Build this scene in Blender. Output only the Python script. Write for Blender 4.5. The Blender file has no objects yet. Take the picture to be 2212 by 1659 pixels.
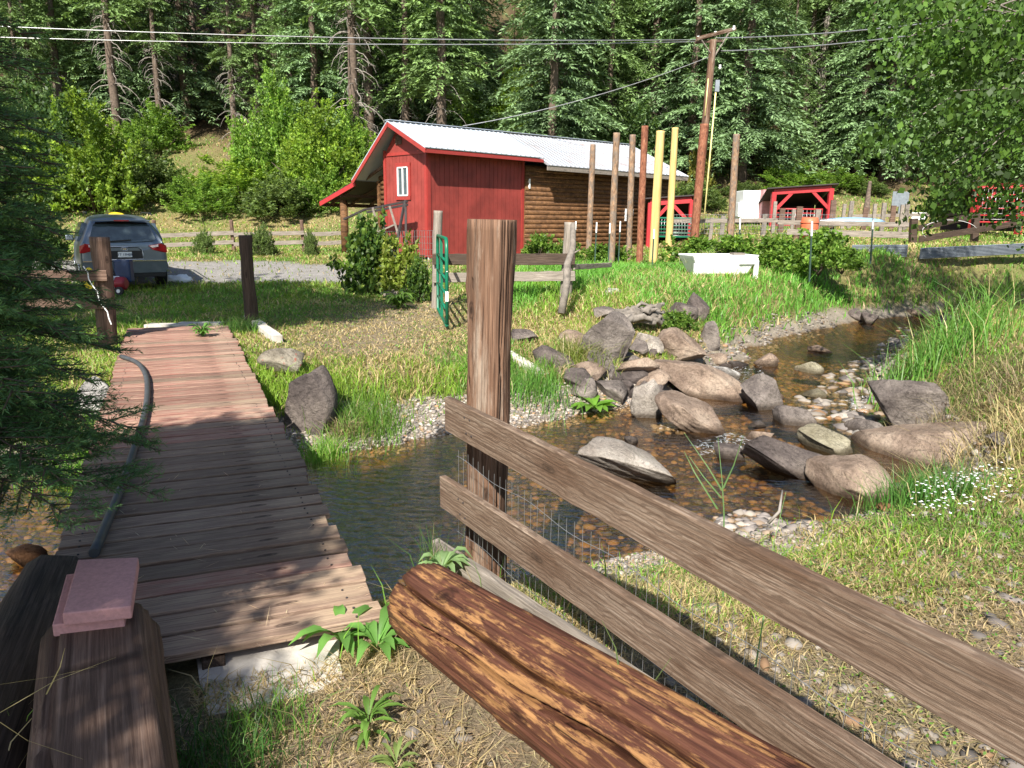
import bpy, math, random
import numpy as np
from mathutils import Vector, Matrix
random.seed(7); RS=np.random.RandomState(11)
SC=bpy.context.scene; COL=SC.collection
# ---------------- camera ----------------
F=1600.; CX,CY=1106.,829.5; PITCH=math.radians(12.7); ROLL=0.0125; CH=1.9
fwd=np.array([0,math.cos(PITCH),-math.sin(PITCH)]); r0=np.array([1.,0,0]); u0=np.cross(r0,fwd)
rgt=r0*math.cos(ROLL)+u0*math.sin(ROLL); upv=-r0*math.sin(ROLL)+u0*math.cos(ROLL)
CAM=np.array([0,0,CH])
cd=bpy.data.cameras.new('camera'); cam=bpy.data.objects.new('camera',cd); COL.objects.link(cam); SC.camera=cam
cd.sensor_width=36; cd.lens=F/2212*36; cd.clip_start=.05; cd.clip_end=2000
m=Matrix.Identity(4)
for i in range(3):
    m[i][0]=rgt[i]; m[i][1]=upv[i]; m[i][2]=-fwd[i]; m[i][3]=CAM[i]
cam.matrix_world=m
# ---------------- light ----------------
SUN_AZ,SUN_EL=196.,42.
w=bpy.data.worlds.new('World'); SC.world=w; w.use_nodes=True
nt=w.node_tree; bg=nt.nodes['Background']; sky=nt.nodes.new('ShaderNodeTexSky'); sky.sky_type='NISHITA'; sky.sun_disc=False
sky.sun_elevation=math.radians(SUN_EL); sky.sun_rotation=math.radians(SUN_AZ)
nt.links.new(sky.outputs[0],bg.inputs[0]); bg.inputs[1].default_value=.085
sl=bpy.data.lights.new('sun','SUN'); sl.energy=5.; sl.angle=math.radians(.5); sl.color=(1,.95,.86)
so=bpy.data.objects.new('sun',sl); COL.objects.link(so)
a,e=math.radians(SUN_AZ),math.radians(SUN_EL)
sdir=Vector((math.sin(a)*math.cos(e),math.cos(a)*math.cos(e),math.sin(e)))
so.rotation_euler=sdir.to_track_quat('Z','Y').to_euler()
vs=SC.view_settings; vs.view_transform='Standard'; vs.look='None'; vs.exposure=1.12; vs.gamma=1
SC.cycles.max_bounces=6; SC.cycles.transparent_max_bounces=12; SC.cycles.diffuse_bounces=3; SC.cycles.glossy_bounces=3
SC.cycles.caustics_reflective=False; SC.cycles.caustics_refractive=False
# ---------------- noise + terrain ----------------
def _h(ix,iy,s):
    n=(ix.astype(np.int64)*374761393+iy.astype(np.int64)*668265263+s*2147483647)&0xffffffff
    n=((n^(n>>13))*1274126177)&0xffffffff
    return ((n^(n>>16))&0xffff)/65535.
def vn(x,y,s=0):
    x=np.asarray(x,float); y=np.asarray(y,float)
    ix=np.floor(x); iy=np.floor(y); fx=x-ix; fy=y-iy; fx=fx*fx*(3-2*fx); fy=fy*fy*(3-2*fy)
    a=_h(ix,iy,s); b=_h(ix+1,iy,s); c=_h(ix,iy+1,s); d=_h(ix+1,iy+1,s)
    return a+(b-a)*fx+(c-a)*fy+(a-b-c+d)*fx*fy
def fbm(x,y,s=0,o=4):
    t=0;am=.5
    for i in range(o):
        t=t+am*vn(x*2**i+i*17.3,y*2**i-i*9.1,s+i); am*=.5
    return t/(1-.5**o)
def ss(a,b,x):
    t=np.clip((np.asarray(x,float)-a)/(b-a),0,1); return t*t*(3-2*t)
CL=np.array([(-60,-14),(-25,-3.),(-14,1.5),(-8,3.6),(-4.2,5.0),(-1.2,6.1),(1.2,7.2),(2.5,7.9),(3.5,9.4),(4.6,11.8),(6.5,15.2),(9.3,18.2),(13,20.3),(20,22),(40,25),(80,30)],float)
HW=np.array([2,2,1.8,1.6,1.5,1.5,1.75,1.8,1.45,1.15,1.2,1.0,1.0,1.2,1.5,1.5])
def creek(x,y):
    x=np.asarray(x,float); y=np.asarray(y,float)
    best=np.full(x.shape,1e9); side=np.zeros(x.shape); hw=np.zeros(x.shape)
    for i in range(len(CL)-1):
        a=CL[i]; b=CL[i+1]; d=b-a; L2=d@d
        t=np.clip(((x-a[0])*d[0]+(y-a[1])*d[1])/L2,0,1)
        dx=x-a[0]-t*d[0]; dy=y-a[1]-t*d[1]; q=np.hypot(dx,dy)
        s=np.sign(d[0]*dy-d[1]*dx); m_=q<best
        best=np.where(m_,q,best); side=np.where(m_,s,side); hw=np.where(m_,HW[i]+(HW[i+1]-HW[i])*t,hw)
    return best,side,hw
WL=-.6
def T(x,y):
    x=np.asarray(x,float); y=np.asarray(y,float)
    d,side,hw=creek(x,y)
    d=d+(fbm(x*.9,y*.9,3)-.5)*.7
    r1=.5*ss(12.5,17,y)*ss(-2.5,1.5,x); r2=.45*ss(17.5,25,y)
    zf=np.maximum(r1,r2)+.72*ss(6,11,x)*ss(17,24,y)+.35*ss(26,36,y)*ss(-2,8,x)
    y0=36+3*ss(0,14,x)+1.5*(fbm(x*.1,y*0+3,8)-.5)*2
    t=np.maximum(0,y-y0); sl=.40-.06*ss(4,20,x)
    zf=zf+sl*(t*t/(t+4))+.16*np.maximum(0,y-70)
    zf=zf+(fbm(x*.25,y*.25,5)-.5)*.8*ss(34,50,y)
    zn=.0+.45*ss(4.2,6.5,x)-.12*ss(.2,1.2,x)*(1-ss(2.5,4.5,x))
    bank=np.where(side>0,zf,zn)
    bw=np.where(side>0,2.3-.9*ss(0,3,x),1.9-.5*ss(0,3,x))
    k=ss(-.45,1,(d-hw)/bw)
    z=-.86+(bank+.86)*k
    z=z+(fbm(x*1.3,y*1.3,1)-.5)*.10*ss(-.2,.5,(d-hw))
    return z
def T1(x,y): return float(T(np.array([x]),np.array([y]))[0])
def ray(u,v): return fwd+rgt*(u-CX)/F-upv*(v-CY)/F
def atz(u,v,z):
    r=ray(u,v); return CAM+r*((z-CH)/r[2])
def aty(u,v,y):
    r=ray(u,v); return CAM+r*(y/r[1])
def gp(u,v,dz=0.):
    r=ray(u,v); ts=np.concatenate([np.arange(1.2,40,.04),np.arange(40,160,.3)])
    P=CAM+ts[:,None]*r; h=P[:,2]-T(P[:,0],P[:,1])-dz
    i=np.argmax(h<0); 
    if h[i]>=0: i=len(ts)-1
    return P[i]
def depth(p): return float((np.asarray(p)-CAM)@fwd)
# ---------------- materials ----------------
MATS={}
class NT:
    def __init__(s,name):
        s.m=bpy.data.materials.new(name); s.m.use_nodes=True; s.t=s.m.node_tree; s.b=s.t.nodes['Principled BSDF']; s.o=s.t.nodes['Material Output']
    def n(s,t,**k):
        x=s.t.nodes.new(t)
        for a,b in k.items():
            if a=='i':
                for p,v in b.items(): x.inputs[p].default_value=v
            else: setattr(x,a,b)
        return x
    def l(s,a,b): s.t.links.new(a,b)
    def coord(s,scale=(1,1,1),kind='Object'):
        c=s.n('ShaderNodeTexCoord'); mp=s.n('ShaderNodeMapping'); mp.inputs['Scale'].default_value=scale
        s.l(c.outputs[kind],mp.inputs[0]); return mp.outputs[0]
    def noise(s,vec,scale=5,detail=6,rough=.6,dist=0):
        x=s.n('ShaderNodeTexNoise',i={'Scale':scale,'Detail':detail,'Roughness':rough,'Distortion':dist}); s.l(vec,x.inputs['Vector']); return x.outputs['Fac']
    def ramp(s,fac,stops):
        x=s.n('ShaderNodeValToRGB'); cr=x.color_ramp
        while len(cr.elements)<len(stops): cr.elements.new(.5)
        for el,(p,c) in zip(cr.elements,stops):
            el.position=p; el.color=(*c,1) if len(c)==3 else c
        s.l(fac,x.inputs[0]); return x.outputs[0]
    def mix(s,f,a,b,mode='MIX'):
        x=s.n('ShaderNodeMix',data_type='RGBA',blend_type=mode)
        for v,i in ((f,0),(a,6),(b,7)):
            if isinstance(v,(int,float)): x.inputs[i].default_value=v
            elif isinstance(v,tuple): x.inputs[i].default_value=(*v,1) if len(v)==3 else v
            else: s.l(v,x.inputs[i])
        return x.outputs[2]
    def bump(s,h,st=.5,d=.01):
        x=s.n('ShaderNodeBump',i={'Strength':st,'Distance':d}); s.l(h,x.inputs['Height']); s.l(x.outputs[0],s.b.inputs['Normal'])
    def col(s,c,rough=.8,spec=.3,metal=0):
        if isinstance(c,tuple): s.b.inputs['Base Color'].default_value=(*c,1)
        else: s.l(c,s.b.inputs['Base Color'])
        s.b.inputs['Roughness'].default_value=rough; s.b.inputs['Metallic'].default_value=metal
        s.b.inputs['Specular IOR Level'].default_value=spec; return s
def plain(name,c,rough=.6,metal=0,spec=.4,var=.25,sc=6,bmp=.15):
    t=NT(name); v=t.coord(); n=t.noise(v,sc,5)
    d=tuple(x*(1-var) for x in c); h=tuple(min(1,x*(1+var*.6)) for x in c)
    t.col(t.ramp(n,[(.3,d),(.7,h)]),rough,spec,metal)
    if bmp: t.bump(t.noise(v,sc*6,4),bmp,.004)
    return t.m
def wood(name,dark,mid,light,patch=None,rough=.75,sx=1.5,sy=28,crack=.5,pt=(.5,.6),psc=(3,14,14),rnd=.0,streak=.5,wave=0,lowf=0):
    # long grain along local X
    t=NT(name); v=t.coord((sx,sy*2.2,sy*2.2)); g=t.noise(v,1.6,9,.72,.5)
    c=t.ramp(g,[(.36,dark),(.49,mid),(.64,light)])
    v5=t.coord((sx*.8,sy*.55,sy*.55)); g2=t.noise(v5,1.3,5,.6,1.2)
    c=t.mix(t.ramp(g2,[(.36,(streak,)*3),(.62,(0,0,0))]),c,tuple(x*.5 for x in dark))
    v2=t.coord((.7,4,4)); b=t.noise(v2,1.5,4)
    c=t.mix(t.ramp(b,[(.35,(0,0,0)),(.7,(.45,.45,.45))]),c,tuple(x*.6 for x in mid))
    if patch:
        v3=t.coord(psc); p=t.noise(v3,1.0,10,.74)
        if lowf: am=t.n('ShaderNodeMath',operation='MULTIPLY_ADD',i={1:lowf,2:-lowf*.5}); t.l(t.noise(t.coord((1.1,3,3)),1.3,3,.5),am.inputs[0]); ad=t.n('ShaderNodeMath',operation='ADD'); t.l(p,ad.inputs[0]); t.l(am.outputs[0],ad.inputs[1]); p=ad.outputs[0]
        c=t.mix(t.ramp(p,[(pt[0],(0,0,0)),(pt[1],(1,1,1))]),c,t.mix(t.ramp(g,[(.3,(1,1,1)),(.6,(0,0,0))]),patch,tuple(x*.5 for x in patch)))
    if crack>0:
        v4=t.coord((.7,42,42)); k=t.noise(v4,1.3,2,.4)
        c=t.mix(t.ramp(k,[(.30,(crack,)*3),(.335,(0,0,0))]),c,tuple(x*.15 for x in dark))
        tc=t.n('ShaderNodeTexCoord'); vk=t.n('ShaderNodeMapping'); vk.inputs['Rotation'].default_value=(math.pi/2,0,0); vk.inputs['Scale'].default_value=(1.5,4.5,4.5); t.l(tc.outputs['Object'],vk.inputs[0]); vo=t.n('ShaderNodeTexVoronoi',voronoi_dimensions='2D',i={'Scale':1.}); t.l(vk.outputs[0],vo.inputs['Vector'])
        c=t.mix(t.ramp(vo.outputs['Distance'],[(.02,(.9,)*3),(.05,(.35,)*3),(.065,(.75,)*3),(.09,(0,0,0))]),c,tuple(x*.4 for x in dark))
    if rnd>0:
        oi=t.n('ShaderNodeObjectInfo'); mr=t.n('ShaderNodeMapRange',i={'To Min':1-rnd,'To Max':1+rnd*.5}); t.l(oi.outputs['Random'],mr.inputs[0])
        q=t.n('ShaderNodeVectorMath',operation='SCALE'); t.l(c,q.inputs[0]); t.l(mr.outputs[0],q.inputs['Scale']); c=q.outputs[0]
    if wave:
        vw=t.coord((.35,1,1)); wv=t.n('ShaderNodeTexWave',bands_direction='Z',i={'Scale':16.,'Distortion':9.,'Detail':3.,'Detail Scale':1.3}); t.l(vw,wv.inputs['Vector'])
        c=t.mix(t.ramp(wv.outputs['Fac'],[(.15,(wave,)*3),(.5,(0,0,0))]),c,tuple(x*.8 for x in dark))
    t.col(c,rough,.25); t.bump(g,.7,.006); return t.m
def rockmat(name,a,b,c,speck=None,lich=None):
    t=NT(name); v=t.coord((1,1,1)); n=t.noise(v,2.2,8,.62,.3)
    col=t.ramp(n,[(.3,a),(.5,b),(.72,c)])
    n2=t.noise(v,30,7,.75); col=t.mix(t.ramp(n2,[(.38,(.0,)*3),(.58,(1,)*3)]),t.mix(.35,col,(0,0,0)),col); n5=t.noise(v,1.7,4,.6); col=t.mix(t.ramp(n5,[(.42,(.6,)*3),(.6,(0,)*3)]),col,t.mix(1.,col,(.62,.6,.62),'MULTIPLY'))
    if speck:
        n3=t.noise(v,60,2,.5); col=t.mix(t.ramp(n3,[(.62,(0,)*3),(.68,(1,)*3)]),col,speck)
    if lich:
        n4=t.noise(v,5,6,.7); col=t.mix(t.ramp(n4,[(.60,(0,)*3),(.66,(.8,)*3)]),col,lich)
    ge=t.n('ShaderNodeNewGeometry'); sx_=t.n('ShaderNodeSeparateXYZ'); t.l(ge.outputs['Position'],sx_.inputs[0]); mr=t.n('ShaderNodeMapRange',i={'From Min':WL+.03,'From Max':WL+.11,'To Min':1,'To Max':0}); t.l(sx_.outputs['Z'],mr.inputs[0])
    col=t.mix(mr.outputs[0],col,t.mix(1.,col,(.30,.27,.24),'MULTIPLY'))
    k9=t.noise(t.coord((1,1,2.2)),1.9,9,.62,1.6); col=t.mix(t.ramp(k9,[(.484,(0,)*3),(.497,(.75,)*3),(.51,(0,)*3)]),col,tuple(x*.35 for x in a))
    t.col(col,.88,.2); t.bump(t.noise(v,9,10,.78),1.,.06); return t.m
def leafmat(name,hue=None,trans=.45,rough=.5,dark=.0):
    t=NT(name); at=t.n('ShaderNodeAttribute',attribute_name='Col'); oi=t.n('ShaderNodeObjectInfo')
    mr=t.n('ShaderNodeMapRange',i={'To Min':.78,'To Max':1.18}); t.l(oi.outputs['Random'],mr.inputs[0])
    c=t.n('ShaderNodeVectorMath',operation='SCALE'); t.l(at.outputs['Color'],c.inputs[0]); t.l(mr.outputs[0],c.inputs['Scale'])
    t.l(c.outputs[0],t.b.inputs['Base Color']); t.b.inputs['Roughness'].default_value=rough; t.b.inputs['Specular IOR Level'].default_value=.35
    if trans>0:
        tr=t.n('ShaderNodeBsdfTranslucent'); ms=t.n('ShaderNodeMixShader',i={0:trans})
        g=t.n('ShaderNodeVectorMath',operation='MULTIPLY'); g.inputs[1].default_value=(1.25,1.25,.7); t.l(c.outputs[0],g.inputs[0])
        t.l(g.outputs[0],tr.inputs[0]); t.l(t.b.outputs[0],ms.inputs[1]); t.l(tr.outputs[0],ms.inputs[2]); t.l(ms.outputs[0],t.o.inputs[0])
    return t.m
M=dict(
 leaf=leafmat('leaf'), needle=leafmat('needle',trans=.18,rough=.55), grass=leafmat('grass_blade',trans=.4,rough=.45), straw=leafmat('straw',trans=.25,rough=.7),
 bark=plain('bark',(.12,.088,.066),.9,sc=9,var=.6,bmp=1), barkgrey=plain('bark_grey',(.19,.165,.14),.9,sc=9,var=.5,bmp=1), twig=plain('dead_twig',(.27,.24,.21),.9,var=.3),
 deck=wood('deck_board',(.13,.08,.06),(.30,.20,.145),(.44,.32,.24),patch=(.40,.29,.20),sx=1.1,sy=30,pt=(.5,.62),psc=(1.2,6,6),rnd=.35),
 deckred=wood('deck_board_red',(.15,.065,.05),(.31,.14,.105),(.42,.23,.18),patch=(.38,.26,.19),sx=1.1,sy=30,pt=(.45,.62),psc=(1.2,6,6),rnd=.35),
 rail=wood('grey_rail',(.085,.054,.036),(.235,.165,.118),(.40,.325,.255),patch=(.13,.078,.05),sx=.9,sy=36,pt=(.44,.64),psc=(1.4,6,6),streak=.35,wave=.55),
 grey=wood('weathered_grey',(.14,.115,.095),(.28,.24,.20),(.42,.37,.32)),
 post=wood('old_post',(.06,.032,.02),(.19,.105,.065),(.31,.19,.125),patch=(.34,.27,.21),sx=1.0,sy=26,pt=(.53,.66),psc=(.8,6,6),streak=.8),
 dark=wood('dark_post',(.03,.02,.015),(.075,.05,.035),(.14,.10,.08)),
 logr=wood('peeled_log',(.05,.02,.014),(.115,.045,.028),(.19,.09,.05),patch=(.33,.17,.07),rough=.5,pt=(.53,.60),psc=(5.5,30,30),crack=.8,streak=.6,lowf=.45),
 beam=wood('old_beam',(.07,.04,.03),(.17,.105,.075),(.30,.20,.15),sx=1,sy=20,streak=.7),
 polebark=wood('bark_pole',(.13,.075,.045),(.33,.20,.12),(.46,.33,.22),patch=(.20,.16,.13),sx=5,sy=8,pt=(.45,.58),psc=(4,8,8)),
 polered=wood('red_bark_pole',(.11,.04,.025),(.27,.10,.055),(.38,.19,.11),sx=5,sy=8),
 yellow=wood('yellow_pole',(.50,.34,.12),(.68,.49,.19),(.76,.58,.26),sx=.6,sy=8,crack=0),
 logwall=wood('log_siding',(.06,.028,.012),(.17,.082,.034),(.27,.14,.06),sx=.5,sy=7,streak=.8),
 redpaint=plain('red_siding_paint',(.25,.040,.032),.6,var=.32,sc=1.6), redtrim=plain('red_trim_paint',(.30,.036,.030),.5,var=.15), redgate=plain('red_gate_paint',(.40,.03,.035),.45,var=.15),
 green=plain('green_gate_paint',(.008,.14,.075),.35,var=.2), white=plain('white_vinyl',(.78,.79,.78),.4,var=.06), glass=plain('window_glass',(.05,.07,.08),.06,spec=.8,var=.4,bmp=0),
 conc=plain('concrete',(.50,.46,.41),.9,var=.3,sc=8,bmp=.6), brick=plain('pink_paver',(.60,.32,.31),.92,var=.16,sc=60,bmp=.9), dirt=plain('dirt',(.2,.15,.1),.95,var=.4,sc=12,bmp=.8),
 steel=plain('galvanised_wire',(.42,.42,.42),.4,metal=.8,bmp=0), rusty=plain('dark_rusty_steel',(.06,.05,.05),.6,metal=.4), rubber=plain('black_rubber',(.02,.02,.022),.7,var=.3), hose=plain('dark_hose',(.055,.06,.065),.5,var=.3),
 white2=plain('white_enamel',(.8,.81,.82),.3,var=.06,sc=3), carp=plain('car_paint',(.15,.18,.215),.28,metal=.55,var=.04,bmp=0,spec=.6), carb=plain('car_black_trim',(.015,.015,.017),.4,var=.2), chrome=plain('chrome',(.6,.6,.62),.15,metal=1,var=.05,bmp=0),
 tail=plain('tail_lamp_red',(.35,.015,.02),.15,var=.1,bmp=0), tailw=plain('tail_lamp_clear',(.7,.55,.5),.15,var=.1,bmp=0), yel=plain('yellow_plastic',(.75,.55,.02),.5,var=.15), yel2=plain('pale_yellow',(.8,.7,.3),.5),
 blue=plain('blue_tarp',(.25,.42,.6),.5,var=.2), navy=plain('navy_plastic',(.02,.04,.1),.4), dkred=plain('dark_red_plastic',(.3,.02,.03),.35), orange=plain('orange_plastic',(.55,.13,.06),.5,var=.15), pinkm=plain('pale_pink',(.55,.25,.25),.5),
 galv=plain('galvanised_sheet',(.27,.30,.33),.45,metal=.55,var=.2), tpost=plain('green_steel_post',(.03,.06,.045),.5,var=.2), tin=plain('dark_tin_roof',(.05,.04,.04),.6,metal=.3),
 rtan=rockmat('tan_rock',(.22,.155,.115),(.38,.285,.215),(.5,.40,.31)), rgry=rockmat('grey_rock',(.12,.10,.09),(.24,.205,.18),(.36,.31,.27)), rspk=rockmat('speckled_rock',(.34,.29,.24),(.46,.41,.35),(.56,.5,.44),speck=(.14,.12,.1)),
 rdrk=rockmat('dark_rock',(.08,.065,.06),(.17,.14,.125),(.28,.235,.2)), rpal=rockmat('pale_rock',(.4,.38,.36),(.55,.53,.5),(.68,.66,.63)), rolv=rockmat('olive_rock',(.26,.23,.14),(.40,.36,.25),(.5,.46,.35)), rorg=rockmat('orange_rock',(.28,.12,.05),(.42,.22,.11),(.5,.32,.2)), rlich=rockmat('lichen_rock',(.2,.17,.12),(.34,.30,.23),(.44,.4,.32),lich=(.5,.09,.05)),
)
# roof metal: white-ish worn sheet
t=NT('worn_white_roof'); v=t.coord((1,1,1)); n=t.noise(t.coord((.5,2.5,2.5)),1.6,7,.7)
t.col(t.ramp(n,[(.30,(.36,.24,.21)),(.44,(.38,.38,.40)),(.64,(.44,.48,.54))]),.42,.5,.35); M['roofold']=t.m
M['roofnew']=plain('white_roof_sheet',(.52,.57,.64),.38,metal=.3,var=.08,sc=2,bmp=0)
# ground
t=NT('ground'); at=t.n('ShaderNodeAttribute',attribute_name='Col'); v=t.coord((1,1,1))
n1=t.noise(v,45,6,.75); n2=t.noise(v,5,6,.7); n3=t.noise(v,260,3,.7)
k=t.mix(t.ramp(n1,[(.3,(.35,.35,.35)),(.65,(1.25,1.2,1.15))]),(1,1,1),(1,1,1)); 
c=t.mix(1.,at.outputs['Color'],t.ramp(n1,[(.3,(.5,.5,.5)),(.65,(1.3,1.28,1.22))]),'MULTIPLY')
c=t.mix(1.,c,t.ramp(n2,[(.3,(.72,.74,.7)),(.7,(1.2,1.2,1.2))]),'MULTIPLY')
c=t.mix(.7,c,t.ramp(n3,[(.3,(.55,.55,.55)),(.7,(1.4,1.4,1.4))]),'MULTIPLY')
vo=t.n('ShaderNodeTexVoronoi',i={'Scale':12.,'Randomness':1.}); t.l(v,vo.inputs['Vector'])
ve=t.n('ShaderNodeTexVoronoi',feature='DISTANCE_TO_EDGE',i={'Scale':12.}); t.l(v,ve.inputs['Vector'])
pc=t.ramp(vo.outputs['Color'],[(0,(.03,.02,.01)),(.35,(.10,.06,.022)),(.6,(.16,.095,.035)),(.8,(.11,.09,.05)),(1,(.22,.16,.09))])
pc=t.mix(t.ramp(ve.outputs[0],[(.0,(1,1,1)),(.09,(0,0,0))]),pc,(.02,.012,.005))
pc=t.mix(1.,pc,t.ramp(t.noise(v,1.6,5,.6),[(.35,(.45,.45,.45)),(.62,(1.5,1.4,1.2))]),'MULTIPLY'); c=t.mix(at.outputs['Alpha'],pc,c); t.col(c,.95,.15)
t.bump(n1,.9,.03); M['ground']=t.m
# water: clear brown stream, ripples
t=NT('creek_water'); v=t.coord((1,1,1)); wv=t.noise(t.coord((1.1,2.2,1)),5.5,4,.55,.8); wf=t.noise(v,26,3,.6)
bmn=t.n('ShaderNodeBump',i={'Strength':.42,'Distance':.05}); t.l(wv,bmn.inputs['Height']); bm2=t.n('ShaderNodeBump',i={'Strength':.22,'Distance':.012}); t.l(wf,bm2.inputs['Height']); t.l(bmn.outputs[0],bm2.inputs['Normal'])
gl=t.n('ShaderNodeBsdfGlossy',i={'Roughness':.04}); tp=t.n('ShaderNodeBsdfTransparent'); tp.inputs[0].default_value=(.82,.68,.46,1)
fr0=t.n('ShaderNodeFresnel',i={'IOR':1.33}); fr=t.n('ShaderNodeMath',operation='MULTIPLY'); fr.inputs[1].default_value=.38; ms=t.n('ShaderNodeMixShader')
t.l(bm2.outputs[0],gl.inputs['Normal']); t.l(bm2.outputs[0],fr0.inputs['Normal']); t.l(fr0.outputs[0],fr.inputs[0]); t.l(fr.outputs[0],ms.inputs[0]); t.l(tp.outputs[0],ms.inputs[1]); t.l(gl.outputs[0],ms.inputs[2]); t.l(ms.outputs[0],t.o.inputs[0]); M['water']=t.m
M['foam']=plain('water_foam',(.75,.78,.8),.4,bmp=0)
# ---------------- mesh helpers ----------------
def link(name,me,mat,parent=None):
    o=bpy.data.objects.new(name,me); COL.objects.link(o)
    for mm in (mat if isinstance(mat,(list,tuple)) else [mat]): me.materials.append(M[mm] if isinstance(mm,str) else mm)
    if parent is not None:
        o.parent=parent; o.matrix_parent_inverse=parent['_inv'] if False else PINV.get(parent.name,Matrix.Identity(4))
    return o
PINV={}
def tag(o,label=None,cat=None,group=None,kind=None):
    if label: o['label']=label
    if cat: o['category']=cat
    if group: o['group']=group
    if kind: o['kind']=kind
    return o
def thing(name,label,cat,loc=(0,0,0),group=None,local=False,rz=0):
    o=bpy.data.objects.new(name,None); COL.objects.link(o); o.location=Vector(tuple(float(x) for x in loc)); o.rotation_euler=(0,0,rz); o.empty_display_size=.2
    tag(o,label,cat,group); PINV[o.name]=Matrix.Identity(4) if local else (Matrix.Translation(o.location)@Matrix.Rotation(rz,4,'Z')).inverted()
    return o
def npmesh(name,V,Fc,mat,parent=None,col=None,smooth=False,matidx=None):
    V=np.asarray(V,np.float32); Fc=np.asarray(Fc,np.int32); me=bpy.data.meshes.new(name); k=Fc.shape[1]
    me.vertices.add(len(V)); me.vertices.foreach_set('co',V.ravel()); me.loops.add(Fc.size); me.loops.foreach_set('vertex_index',Fc.ravel())
    me.polygons.add(len(Fc)); me.polygons.foreach_set('loop_start',np.arange(0,Fc.size,k,dtype=np.int32)); me.polygons.foreach_set('loop_total',np.full(len(Fc),k,np.int32))
    if smooth: me.polygons.foreach_set('use_smooth',np.ones(len(Fc),bool))
    me.update(calc_edges=True)
    if col is not None:
        at=me.color_attributes.new('Col','FLOAT_COLOR','POINT'); c=np.asarray(col,np.float32)
        if c.shape[1]==3: c=np.hstack([c,np.ones((len(c),1),np.float32)])
        at.data.foreach_set('color',c.ravel())
    return link(name,me,mat,parent)
def unit(a): return a/np.maximum(1e-9,np.linalg.norm(a,axis=-1,keepdims=True))
class MB:
    def __init__(s): s.v=[];s.f=[];s.sm=[]
    def add(s,v,f,smooth=False):
        k=len(s.v); s.v+= [tuple(map(float,p)) for p in v]; s.f+=[tuple(k+i for i in q) for q in f]; s.sm+=[smooth]*len(f); return s
    def box(s,c,size,ax=None):
        c=np.array(c,float); hx,hy,hz=[q/2 for q in size]; A=np.eye(3) if ax is None else np.array(ax,float)
        v=[c+A[0]*x*hx+A[1]*y*hy+A[2]*z*hz for x,y,z in ((-1,-1,-1),(1,-1,-1),(1,1,-1),(-1,1,-1),(-1,-1,1),(1,-1,1),(1,1,1),(-1,1,1))]
        return s.add(v,[(3,2,1,0),(4,5,6,7),(0,1,5,4),(1,2,6,5),(2,3,7,6),(3,0,4,7)])
    def bar(s,p,q,w,h,up=(0,0,1)):
        p=np.array(p,float);q=np.array(q,float);x=q-p;L=np.linalg.norm(x);x/=L;y=np.cross(up,x)
        if np.linalg.norm(y)<1e-3: y=np.cross((1,0,0),x)
        y/=np.linalg.norm(y);z=np.cross(x,y); return s.box((p+q)/2,(L,w,h),(x,y,z))
    def tube(s,pts,r,n=8,cap=True,smooth=True):
        pts=np.array(pts,float); k=len(pts); r=[r]*k if np.isscalar(r) else r; vs=[];y=None
        for i in range(k):
            d=pts[min(i+1,k-1)]-pts[max(i-1,0)]; d/=max(1e-9,np.linalg.norm(d))
            if y is None: y=np.cross(d,(0,0,1) if abs(d[2])<.9 else (1,0,0))
            y=y-d*(y@d); y/=np.linalg.norm(y); z=np.cross(d,y)
            for j in range(n):
                a=2*math.pi*j/n; vs.append(pts[i]+r[i]*(math.cos(a)*y+math.sin(a)*z))
        fs=[(i*n+j,i*n+(j+1)%n,(i+1)*n+(j+1)%n,(i+1)*n+j) for i in range(k-1) for j in range(n)]
        s.add(vs,fs,smooth)
        if cap: kk=len(s.v)-k*n; s.f+=[tuple(kk+j for j in reversed(range(n))),tuple(kk+(k-1)*n+j for j in range(n))]; s.sm+=[False]*2
        return s
    def quad(s,*p): return s.add(p,[tuple(range(len(p)))])
    def build(s,name,mat,parent=None,bevel=0):
        me=bpy.data.meshes.new(name); me.from_pydata(s.v,[],s.f); me.polygons.foreach_set('use_smooth',s.sm); me.update()
        o=link(name,me,mat,parent)
        if bevel: b=o.modifiers.new('bevel','BEVEL'); b.width=bevel; b.segments=2; b.limit_method='ANGLE'
        return o
def frame(p,q,up=(0,0,1)):
    p=Vector(p);q=Vector(q);x=(q-p).normalized(); y=Vector(up).cross(x)
    if y.length<1e-3: y=Vector((0,1,0)).cross(x)
    y.normalize(); z=x.cross(y); m=Matrix(((x.x,y.x,z.x,p.x),(x.y,y.y,z.y,p.y),(x.z,y.z,z.z,p.z),(0,0,0,1))); return m,(q-p).length
def place(o,m,parent=None):
    if parent is None: o.matrix_world=m; o.matrix_basis=m
    else: o.matrix_basis=m
    return o
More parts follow.
